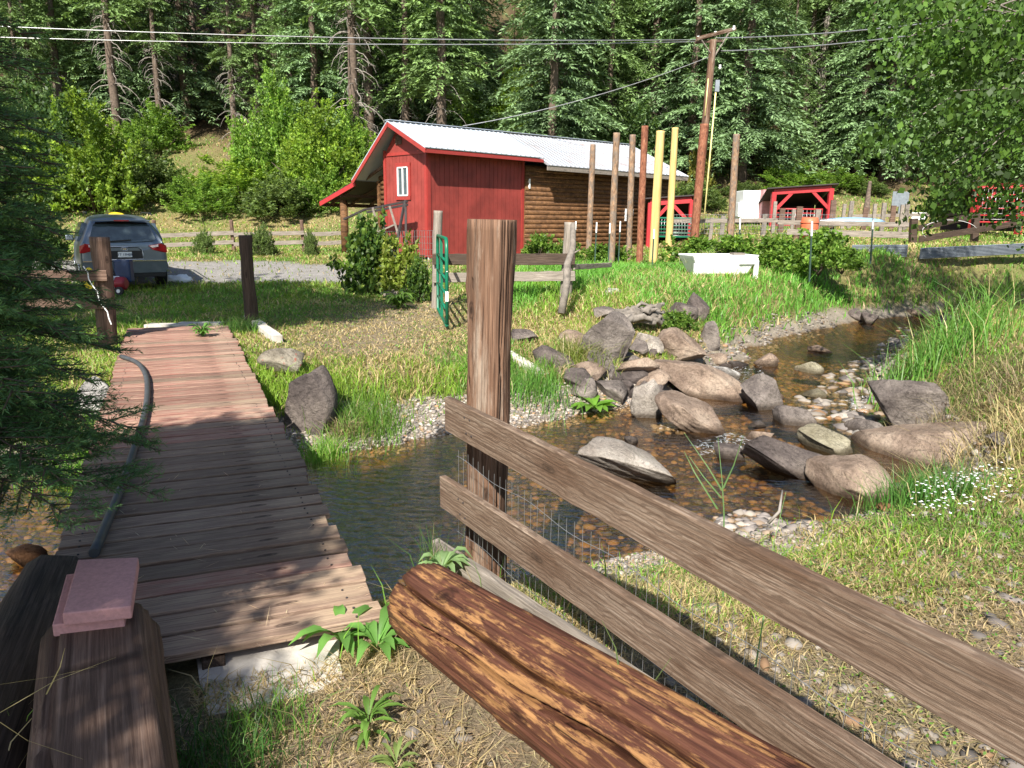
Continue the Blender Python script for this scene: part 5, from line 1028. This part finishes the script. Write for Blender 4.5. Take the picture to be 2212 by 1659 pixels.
offtree((9.6,6.4,.2),7.2,2.6,13,'unseen leafy tree right of the creek, added to shade the upper bank',210); offtree((-4.0,-4.0,0),5.7,1.15,14,'unseen second leafy tree behind the viewer, added to shade the timber',230,.09); offtree((-3.95,-1.45,0),5.6,1.45,9,'leafy tree behind the viewer that shades the footbridge',330,.09); offtree((-11.2,6.0,0),9.3,3.7,5,'tall leafy tree left of the footbridge, outside the picture',260); offtree((-7.9,3.4,0),11.,1.9,6,'leafy tree left behind the viewer, outside the picture',110)  # upper bank and timber trees are unseen, added only for the shade they cast
# ---- grass ----
rs=np.random.RandomState(99)
def sample(n,r0_,r1_,az=.72):
    r=np.exp(np.log(r0_)+rs.rand(n)*(np.log(r1_)-np.log(r0_))); a=(rs.rand(n)*2-1)*az; return r*np.sin(a),r*np.cos(a),r
def inbridge(x,y,mg=.03):
    q=np.stack([x-R0[0],y-R0[1]],-1); al=q@bd[:2]; ac=q@bs[:2]; return (al>-.05)&(al<BL-.1)&(ac<mg)&(ac>-BW-mg)
def segd(x,y,a,b):
    a=np.array(a);b=np.array(b);d=b-a; t=np.clip(((x-a[0])*d[0]+(y-a[1])*d[1])/(d@d),0,1); return np.hypot(x-a[0]-t*d[0],y-a[1]-t*d[1])
def grassfield(n,r0_,r1_):
    x,y,r=sample(n,r0_,r1_); drive,path,beach,dry,lit,z,nn,n2=zones(x,y); d,sd,hw=creek(x,y)
    pr=np.ones(len(x))*.95; pr*=(1-drive*.95)*(1-beach*.93)*(1-lit*.75); pr*=(1-np.clip(path,0,1)*.72); pr*=(z>WL+.05)&~inbridge(x,y)
    nearb=(sd<0); pr*=np.where(nearb&(x>-1.6),.55,1)
    pr*=(segd(x,y,(-.42,3.08),(1.35,.57))>.17)&(segd(x,y,(-1.75,2.95),(-.5,.9))>.24)&(segd(x,y,(-1.35,2.75),(-.85,2.95))>.12)
    q=C0; sb=(x-C0[0])*bh[0]+(y-C0[1])*bh[1]; gb_=(x-C0[0])*bg_[0]+(y-C0[1])*bg_[1]; pr*=~((sb>-.2)&(sb<13.5)&(gb_>0)&(gb_<5))
    pr*=(y<62)
    k=rs.rand(len(x))<pr; return [v[k] for v in (x,y,r,z,dry,path,nn,n2,sd,beach,d-hw,lit)]
x,y,r,z,dry,path,nn,n2,sd,beach,dh,lit=grassfield(640000,1.25,60)
n=len(x); lush=ss(13.2,14.8,y-.25*np.maximum(0,x-3))*ss(-1.5,.5,x)*(1-ss(20,24,y)); bankg=np.exp(-((dh-1.3)/.8)**2)*(sd>0)*(x<1.6)
h=(.035+.075*n2+.02*rs.rand(n))*(1+1.6*lush+1.2*bankg)*(1-.6*np.clip(path,0,1))*(.6+.7*rs.rand(n)); h=h*np.where((sd<0)&(x>-1.6)&(y<4.2),.6,1)
h=h*(1+.012*r); h+=.25*(rs.rand(n)<.012)*rs.rand(n)
pd=np.clip(dry*.50+.12+np.clip(path,0,1)*.45-.30*lush-.15*bankg+.12*lit,0.04,.9); isd=rs.rand(n)<pd
w_=(.0028+.00105*r)*(.7+.6*rs.rand(n)); lean=np.where(isd,1.0,.55)
P=np.stack([x,y,z-.01],1); V,Fc=blades(P,h,w_,lean,seed=5)
cb=np.where(isd[:,None],np.array([[.48,.38,.19]]),np.array([[.15,.30,.04]])*(1-.0*lush[:,None])+lush[:,None]*np.array([[.0,.05,.012]]))
patchy=(.75+.5*fbm(x*.8,y*.8,31))[:,None]; yel=(fbm(x*.6,y*.6,41)>.56)[:,None]*(~isd)[:,None]; cb=cb*patchy*(.7+.6*rs.rand(n,1))+yel*np.array([[.06,.03,.0]])
tag(npmesh('grass',V,Fc,'grass',col=np.repeat(cb,5,0)),'long and short green and dry grass over the banks and meadow',kind='stuff')
x,y,r,z,dry,path,nn,n2,sd,beach,dh,lit=grassfield(330000,1.25,30); n=len(x); V,Fc=blades(np.stack([x,y,z-.005],1),(.02+.045*rs.rand(n))*(1+.02*r),(.003+.0012*r),1.6,seed=55,curl=.6)
mx=np.clip(.35+.6*dry+.4*np.clip(path,0,1),0,1)[:,None]; cb=(np.array([[.13,.22,.04]])*(1-mx)+np.array([[.36,.28,.15]])*mx)*(.55+.8*rs.rand(n,1)); tag(npmesh('thatch',V,Fc,'grass',col=np.repeat(cb,5,0)),'matted short turf and dead thatch covering the soil',kind='stuff')
# low broad leaves (clover, weeds) mixed in
x,y,r,z,dry,path,nn,n2,sd,beach,dh,lit=grassfield(150000,1.25,45); k=(fbm(x*.9,y*.9,51)>.5); x,y,r,z=[q[k] for q in (x,y,r,z)]; n=len(x)
D3=unit(rs.randn(n,3)*np.array([1,1,.35])); V,Fc=cards(np.stack([x,y,z+.02+.06*rs.rand(n)],1),D3,unit(np.cross(D3,unit(np.array([0,0,1.])+rs.randn(n,3)*.4))),.012+.0022*r,.008+.0016*r)
tag(npmesh('ground_cover',V,Fc,'leaf',col=vcol((.12,.24,.04),n,4,3,.35,(.22,.33,.07),.3)),'clover and small broad leaved weeds in the grass',kind='stuff')
# straw litter on the near ground
n=60000; x=rs.rand(n)*6-1.6; y=1.0+rs.rand(n)*4.2; z=T(x,y); k=(z>WL+.05)&~inbridge(x,y)&((y<3.0)|(x>1)); x,y,z=x[k],y[k],z[k]; n=len(x)
D3=unit(rs.randn(n,3)*np.array([1,1,.14])); V,Fc=cards(np.stack([x,y,z+.006+.02*rs.rand(n)],1),D3,unit(np.cross(D3,[0,0,1.])),.03+.08*rs.rand(n),.0028)
tag(npmesh('dry_straw',V,Fc,'straw',col=vcol((.46,.36,.21),n,4,4,.4,(.25,.18,.10),.3)),'dry straw and dead grass littering the near ground',kind='stuff')
# ---- pebbles ----
def pebbles(name,x,y,s,mat,label,zoff=0.,seed=0,zmin=None,dk=1.):
    rs=np.random.RandomState(seed); n=len(x); V0,F0=ICO[1]; z=T(x,y); 
    if zmin is not None: z=np.maximum(z,zmin)
    sc=s[:,None]*np.stack([.7+.6*rs.rand(n),.6+.5*rs.rand(n),.3+.3*rs.rand(n)],1)/2
    V=V0[None]*(1+.22*rs.randn(n,len(V0),1)*.6)*sc[:,None,:]; a=rs.rand(n)*6.28; c,s2=np.cos(a)[:,None],np.sin(a)[:,None]
    V=np.stack([V[...,0]*c-V[...,1]*s2,V[...,0]*s2+V[...,1]*c,V[...,2]],-1)+np.stack([x,y,z+zoff+s*.06],1)[:,None,:]
    Fc=(F0[None]+np.arange(n)[:,None,None]*len(V0)).reshape(-1,3); pal=np.array([(.27,.235,.20),(.19,.165,.15),(.34,.30,.26),(.24,.18,.13),(.13,.115,.105),(.30,.18,.10)]); cc_=pal[rs.choice(6,n,p=[.28,.26,.2,.14,.08,.04])]*(.75+.5*rs.rand(n,1))*dk
    return tag(npmesh(name,V.reshape(-1,3),Fc,mat,col=np.repeat(cc_,len(V0),0)),label,kind='stuff')
M['peb']=leafmat('pebble',trans=0,rough=.85)
def band(n,lo,hi,xr,yr,side=None):
    x=xr[0]+rs.rand(n)*(xr[1]-xr[0]); y=yr[0]+rs.rand(n)*(yr[1]-yr[0]); z=T(x,y); d,sd,hw=creek(x,y); k=(z>lo)&(z<hi)&~inbridge(x,y,.1); 
    if side: k&=(sd*side>0)
    return x[k],y[k]
x,y=band(60000,WL-.06,-.30,(-2.6,3.2),(4.0,10.5)); pebbles('gravel_bar',x,y,.02+.05*rs.rand(len(x))**2,'peb','pale gravel along the creek edges near the bridge',seed=1)
x,y=band(26000,WL-.12,-.18,(3,14),(6,18)); pebbles('creek_gravel',x,y,.03+.10*rs.rand(len(x))**2,'peb','grey gravel and cobbles along the upper creek',seed=2)
n=30000; x=rs.rand(n)*11-4.5; y=3.6+rs.rand(n)*11; z=T(x,y); k=(z<WL-.05); x,y=x[k],y[k]; pb=pebbles('bed_stones',x,y,.03+.11*rs.rand(len(x))**2.5,'peb','brown and golden stones on the creek bed seen through the water',seed=11,zoff=-.005)
ca=pb.data.color_attributes['Col']; m_=len(x); pal2=np.array([(.17,.10,.04),(.10,.06,.028),(.24,.16,.08),(.13,.11,.06),(.06,.045,.03),(.22,.13,.05)]); cc_=pal2[rs.choice(6,m_)]*(.7+.6*rs.rand(m_,1)); ca.data.foreach_set('color',np.hstack([np.repeat(cc_,12,0),np.ones((m_*12,1))]).astype(np.float32).ravel())
# riffle cobbles standing out of the water
def pixregion(n,poly,zl):
    out=[]; us=[p[0] for p in poly]; v_=[p[1] for p in poly]
    while len(out)<n:
        u=min(us)+rs.rand()*(max(us)-min(us)); v=min(v_)+rs.rand()*(max(v_)-min(v_))
        if inpoly(u,v,poly): out.append(atz(u,v,zl)[:2])
    a=np.array(out); return a[:,0],a[:,1]
x,y=pixregion(620,[(1770,830),(1800,800),(1900,745),(1950,700),(1990,720),(1960,800),(1900,850),(1905,900),(1880,945),(1840,950),(1800,900),(1700,905),(1720,870)],WL)
x+=rs.randn(len(x))*.06; pebbles('cobbles',x,y,.05+.22*rs.rand(len(x))**2.2,'peb','flat cobbles standing out of the shallow riffle',dk=.72,seed=3,zmin=WL-.03)
x,y=pixregion(260,[(1540,1120),(1620,1100),(1700,1130),(1760,1170),(1700,1190),(1600,1165)],WL); pebbles('near_cobbles',x,y,.05+.10*rs.rand(len(x))**1.4,'peb','small pebbles at the near water edge behind the fence',seed=4,zmin=WL-.02)
x,y=pixregion(90,[(1400,915),(1500,905),(1560,925),(1420,935)],WL); pebbles('mid_cobbles',x,y,.04+.08*rs.rand(len(x))**1.4,'peb','pebbles in the shallows behind the speckled boulder',seed=6,zmin=WL-.03)
x,y=band(4200,-.45,.3,(.6,6),(2.2,6.),-1); pebbles('near_stones',x,y,.02+.09*rs.rand(len(x))**2.5,'peb','loose stones on the near bank behind the fence',seed=5,dk=.6)
x,y=pixregion(24,[(760,1560),(900,1500),(1100,1659),(760,1659)],0.); pebbles('ground_stones',x,y,.02+.06*rs.rand(len(x))**2.5,'peb','small stones in the trodden dirt by the log',seed=8,dk=.6)
# riffle foam
n=260; x,y=pixregion(n,[(1500,965),(1560,935),(1640,950),(1600,985),(1520,985)],WL); x2,y2=pixregion(140,[(1560,795),(1640,790),(1660,830),(1600,835)],WL); x3,y3=pixregion(160,[(1830,860),(1870,860),(1870,900),(1835,900)],WL); x=np.concatenate([x,x2,x3]);y=np.concatenate([y,y2,y3]); n=len(x)
D3=unit(rs.randn(n,3)*np.array([1,.5,.1])); V,Fc=cards(np.stack([x,y,np.full(n,WL+.012)],1),D3,unit(np.cross(D3,[0,0,1.])),.02+.07*rs.rand(n),.003+.007*rs.rand(n)); tag(npmesh('foam',V,Fc,'foam'),'white flecks of broken water in the riffles',kind='stuff')
# ---- special plants ----
def tuft(name,label,loc,n,h,w,lean,base=(.13,.27,.05),dryp=.1,rad=.08,seed=0,cat='plant',mat='grass'):
    rs=np.random.RandomState(seed); P=np.array(loc)+np.stack([rs.randn(n)*rad,rs.randn(n)*rad,0*rs.rand(n)],1); P[:,2]=T(P[:,0],P[:,1])-.01 if len(loc)<4 else loc[2]
    V,Fc=blades(P,h*(.5+.6*rs.rand(n)),w,lean,seed=seed); return tag(npmesh(name,V,Fc,mat,col=vcol(base,n,5,seed,.3,(.42,.36,.17),dryp)),label,cat)
tuft('reed_clump','tall clump of arching green grass on the right bank',gp(2050,770),420,.95,.014,.55,rad=.38,seed=1)
tuft('reed_clump','shorter green grass clump left of the tall arching one',gp(1985,790),350,.5,.012,.6,rad=.3,seed=2)
tuft('grass_tuft','bright tall grass tuft on the bank beside the bridge',gp(790,930),700,.42,.009,.5,(.17,.32,.05),.05,.22,3)
tuft('grass_tuft','bright grass overhanging the big rough boulder by the bridge',gp(700,1005),400,.35,.008,.6,(.17,.33,.05),.05,.14,4)
tuft('grass_tuft','yellow green grass spilling between the left boulders of the pile',gp(1255,790),500,.5,.010,.8,(.24,.30,.06),.25,.2,5)
tuft('grass_tuft','tall green grass at the waterline left of the pile',gp(1150,850),500,.45,.009,.4,(.13,.28,.05),.05,.25,6)
tuft('grass_tuft','wide green grass tuft below the pale rock on the right bank',gp(1990,1090),600,.4,.008,.6,(.11,.26,.05),.1,.2,7)
tuft('grass_tuft','grass bunch in shade at the bridge edge behind the log',(-.42,3.75,0),90,.5,.006,.35,(.09,.18,.04),.1,.05,8)
tuft('grass_tuft','dry straw bunch hanging beside the big rough boulder',gp(745,940),300,.3,.006,1.,(.42,.34,.2),.5,.1,9,mat='straw')
tuft('grass_tuft','dry grass heap lying against the longest boulder',gp(2150,985),320,.45,.008,1.2,(.45,.36,.18),.5,.35,10,mat='straw')
tuft('grass_tuft','bright grass strip along the left side of the bridge',(-4.2,6.9,0),500,.4,.009,.6,(.16,.34,.04),.05,.25,11)
tuft('grass_tuft','grass growing from the gap at the far bridge end',gp(520,720),350,.35,.010,.6,(.14,.28,.05),.05,.2,12)
tuft('grass_tuft','dark green grass in the shade right of the paver topped timber',(-1.0,2.2,0),600,.16,.005,.7,(.08,.19,.04),.05,.14,13)
tuft('grass_tuft','feathery green weeds at the shaded slab corner',(-.86,2.42,0),160,.18,.004,.6,(.12,.26,.04),.05,.08,14)
# shrubby dead grass mound on the right bank edge
tuft('root_mat','brown mat of dead roots overhanging the right bank',gp(2150,860),1500,.35,.007,1.3,(.30,.22,.14),.4,.6,15,mat='straw')
def broad(name,label,loc,n,L,W,seed,col=(.13,.28,.06),up=.8,cat='plant',alt=(.2,.34,.09)):
    rs=np.random.RandomState(seed); V=[];Fa=[];C=[]
    for i in range(n):
        a=i*2.4+rs.rand()*.6; d=np.array([math.cos(a),math.sin(a),0]); s=np.array([-d[1],d[0],0]); l=L*(.6+.6*rs.rand()); u_=up*(.6+.7*rs.rand()); b=np.array(loc)+d*.01+np.array([0,0,.0+.03*rs.rand()*n/8]); k=len(V)
        prof=[(0,.12),(.2,.55),(.45,1),(.72,.75),(1,.02)]
        for t_,wv in prof:
            c=b+d*l*t_*(.95)+np.array([0,0,l*(u_*t_-1.0*u_*t_*t_*.85)]); wv=wv*W/2
            V+= [c-s*wv+np.array([0,0,wv*.35]),c,c+s*wv+np.array([0,0,wv*.35])]
        for j in range(4):
            q=k+j*3; Fa+=[(q,q+1,q+4,q+3),(q+1,q+2,q+5,q+4)]
        cl=np.array(col)*(.75+.5*rs.rand()); C+=[cl]*15
    return tag(npmesh(name,np.array(V),np.array(Fa),'leaf',col=np.array(C),smooth=True),label,cat)
bp_=atz(748,1395,.04)
broad('broadleaf_weed','lush long leaved green weed growing beside the concrete slab',(bp_[0]-.03,bp_[1]+.05,.03),13,.21,.055,1,up=1.2)
broad('broadleaf_weed','second long leaved weed between the slab weed and the peeled log',(bp_[0]+.14,bp_[1]+.0,.02),12,.20,.05,2,up=1.5)
broad('dock_plant','low dock plant with big leaves at the water before the pile',tuple(gp(1285,888)+np.array([0,0,.02])),14,.38,.13,3,(.16,.33,.04),.7)
broad('broadleaf_weed','small leafy weed growing on the far end deck boards',tuple(atz(438,727,DZ)),26,.2,.06,4,(.14,.3,.06),1.3)
broad('broadleaf_weed','clump of leafy weeds under the peeled log in the dirt',(-.52,2.42,.01),22,.13,.022,5,(.14,.26,.05),1.1)
broad('broadleaf_weed','tiny seedling cluster in dry grass near the log foot',(-.38,2.2,.01),20,.09,.016,6,(.2,.27,.08),1.0)
broad('mullein_plant','pale leafy spike in the shade between bridge and log',(-.36,3.62,.02),20,.14,.05,7,(.2,.3,.13),1.8)
broad('broadleaf_weed','bright weed tuft in the dirt beside the old weathered log',tuple(gp(862,668)),60,.4,.08,8,(.16,.28,.06),1.2)
# seed stems behind the rail
mb=MB(); sb0=aty(1566,1115,3.6)
rs=np.random.RandomState(2)
V=[];
def stem_plant(name,label,paths,y,w,col=(.16,.28,.10)):
    V=[];Fa=[];
    for pth in paths:
        pts=[aty(u,v,y+dy) for u,v,dy in pth]; k=len(V); n=len(pts)
        for i,p in enumerate(pts): ww=w*(1-.8*i/(n-1)); V+=[p-rgt*ww,p+rgt*ww]
        Fa+=[(k+2*i,k+2*i+1,k+2*i+3,k+2*i+2) for i in range(n-1)]
    return tag(npmesh(name,np.array(V),np.array(Fa),'grass',col=np.tile(np.array(col),(len(V),1))),label,'plant')
stem_plant('reed_grass','single reed with V shaped leaves rising above the top rail',[[(1562,1290,.0),(1564,1110,0),(1560,1040,0),(1551,945,.05)],[(1560,1060,0),(1530,1010,0),(1478,935,.1)],[(1562,1055,0),(1585,1005,0),(1606,940,-.05)],[(1558,1075,0),(1520,1030,0),(1488,985,.05)],[(1550,1100,0),(1500,1020,.0),(1478,975,.1)]],3.05,.0045)
stem_plant('reed_grass','single green reed leaf crossing the top rail further right',[[(1632,1440,-.1),(1655,1300,0),(1670,1180,.0),(1698,1062,.05)],[(1655,1300,0),(1690,1200,0),(1735,1155,0)]],2.55,.0035)
stem_plant('reed_grass','dark curled grass blades between the two lower rails',[[(1700,1580,0),(1720,1530,0),(1750,1545,0),(1775,1600,0)],[(1610,1600,0),(1640,1540,0),(1655,1490,0)],[(1345,1500,0),(1330,1400,0),(1300,1340,0)],[(1420,1560,0),(1415,1470,0),(1450,1420,0)]],2.1,.0035,(.12,.17,.06))
stem_plant('dry_stalk','dry pale grass stalks crossing the paver topped timber',[[(-10,1545,0),(120,1470,0),(250,1420,.1)],[(-10,1480,0),(110,1462,0),(210,1440,0)],[(0,1560,-.1),(60,1600,-.1),(180,1640,-.1)],[(100,1500,0),(130,1440,0),(140,1400,0)]],1.75,.0022,(.42,.36,.18))
# white flowers
n=170; x,y=pixregion(n,[(1940,1130),(1990,1090),(2100,1060),(2180,1090),(2160,1180),(2040,1190),(1960,1190)],-.2); z=T(x,y)+.16+.08*rs.rand(n); D3=unit(rs.randn(n,3)*np.array([1,1,.2])); V,Fc=cards(np.stack([x,y,z],1),D3,unit(np.cross(D3,[0,0,1.])),.022,.022)
tag(npmesh('white_flowers',V,Fc,'white'),'patch of small white flowers on the right bank',kind='stuff')
# tub plants
tuft('planter_weeds','dry weedy seedlings growing in the white tub',(tb[0]-.1,tb[1],tb[2]+.36,1)[:4] if False else (tb[0],tb[1],tb[2]),1,.01,.01,.5,seed=40)
bpy.data.objects.remove(bpy.data.objects['planter_weeds'])
rs=np.random.RandomState(6); n=260; P=np.array([tb[0]-.15,tb[1],tb[2]+.36])+np.stack([rs.randn(n)*.3,rs.randn(n)*.12,0*rs.rand(n)],1); V,Fc=blades(P,.12+.3*rs.rand(n)*np.exp(-((P[:,0]-tb[0]+.25)/.12)**2)+.08*rs.rand(n),.012,.8,seed=8); tag(npmesh('planter_weeds',V,Fc,'grass',col=vcol((.28,.3,.18),n,5,4,.3,(.42,.36,.22),.5)),'dry weedy seedlings growing in the white tub','plant')
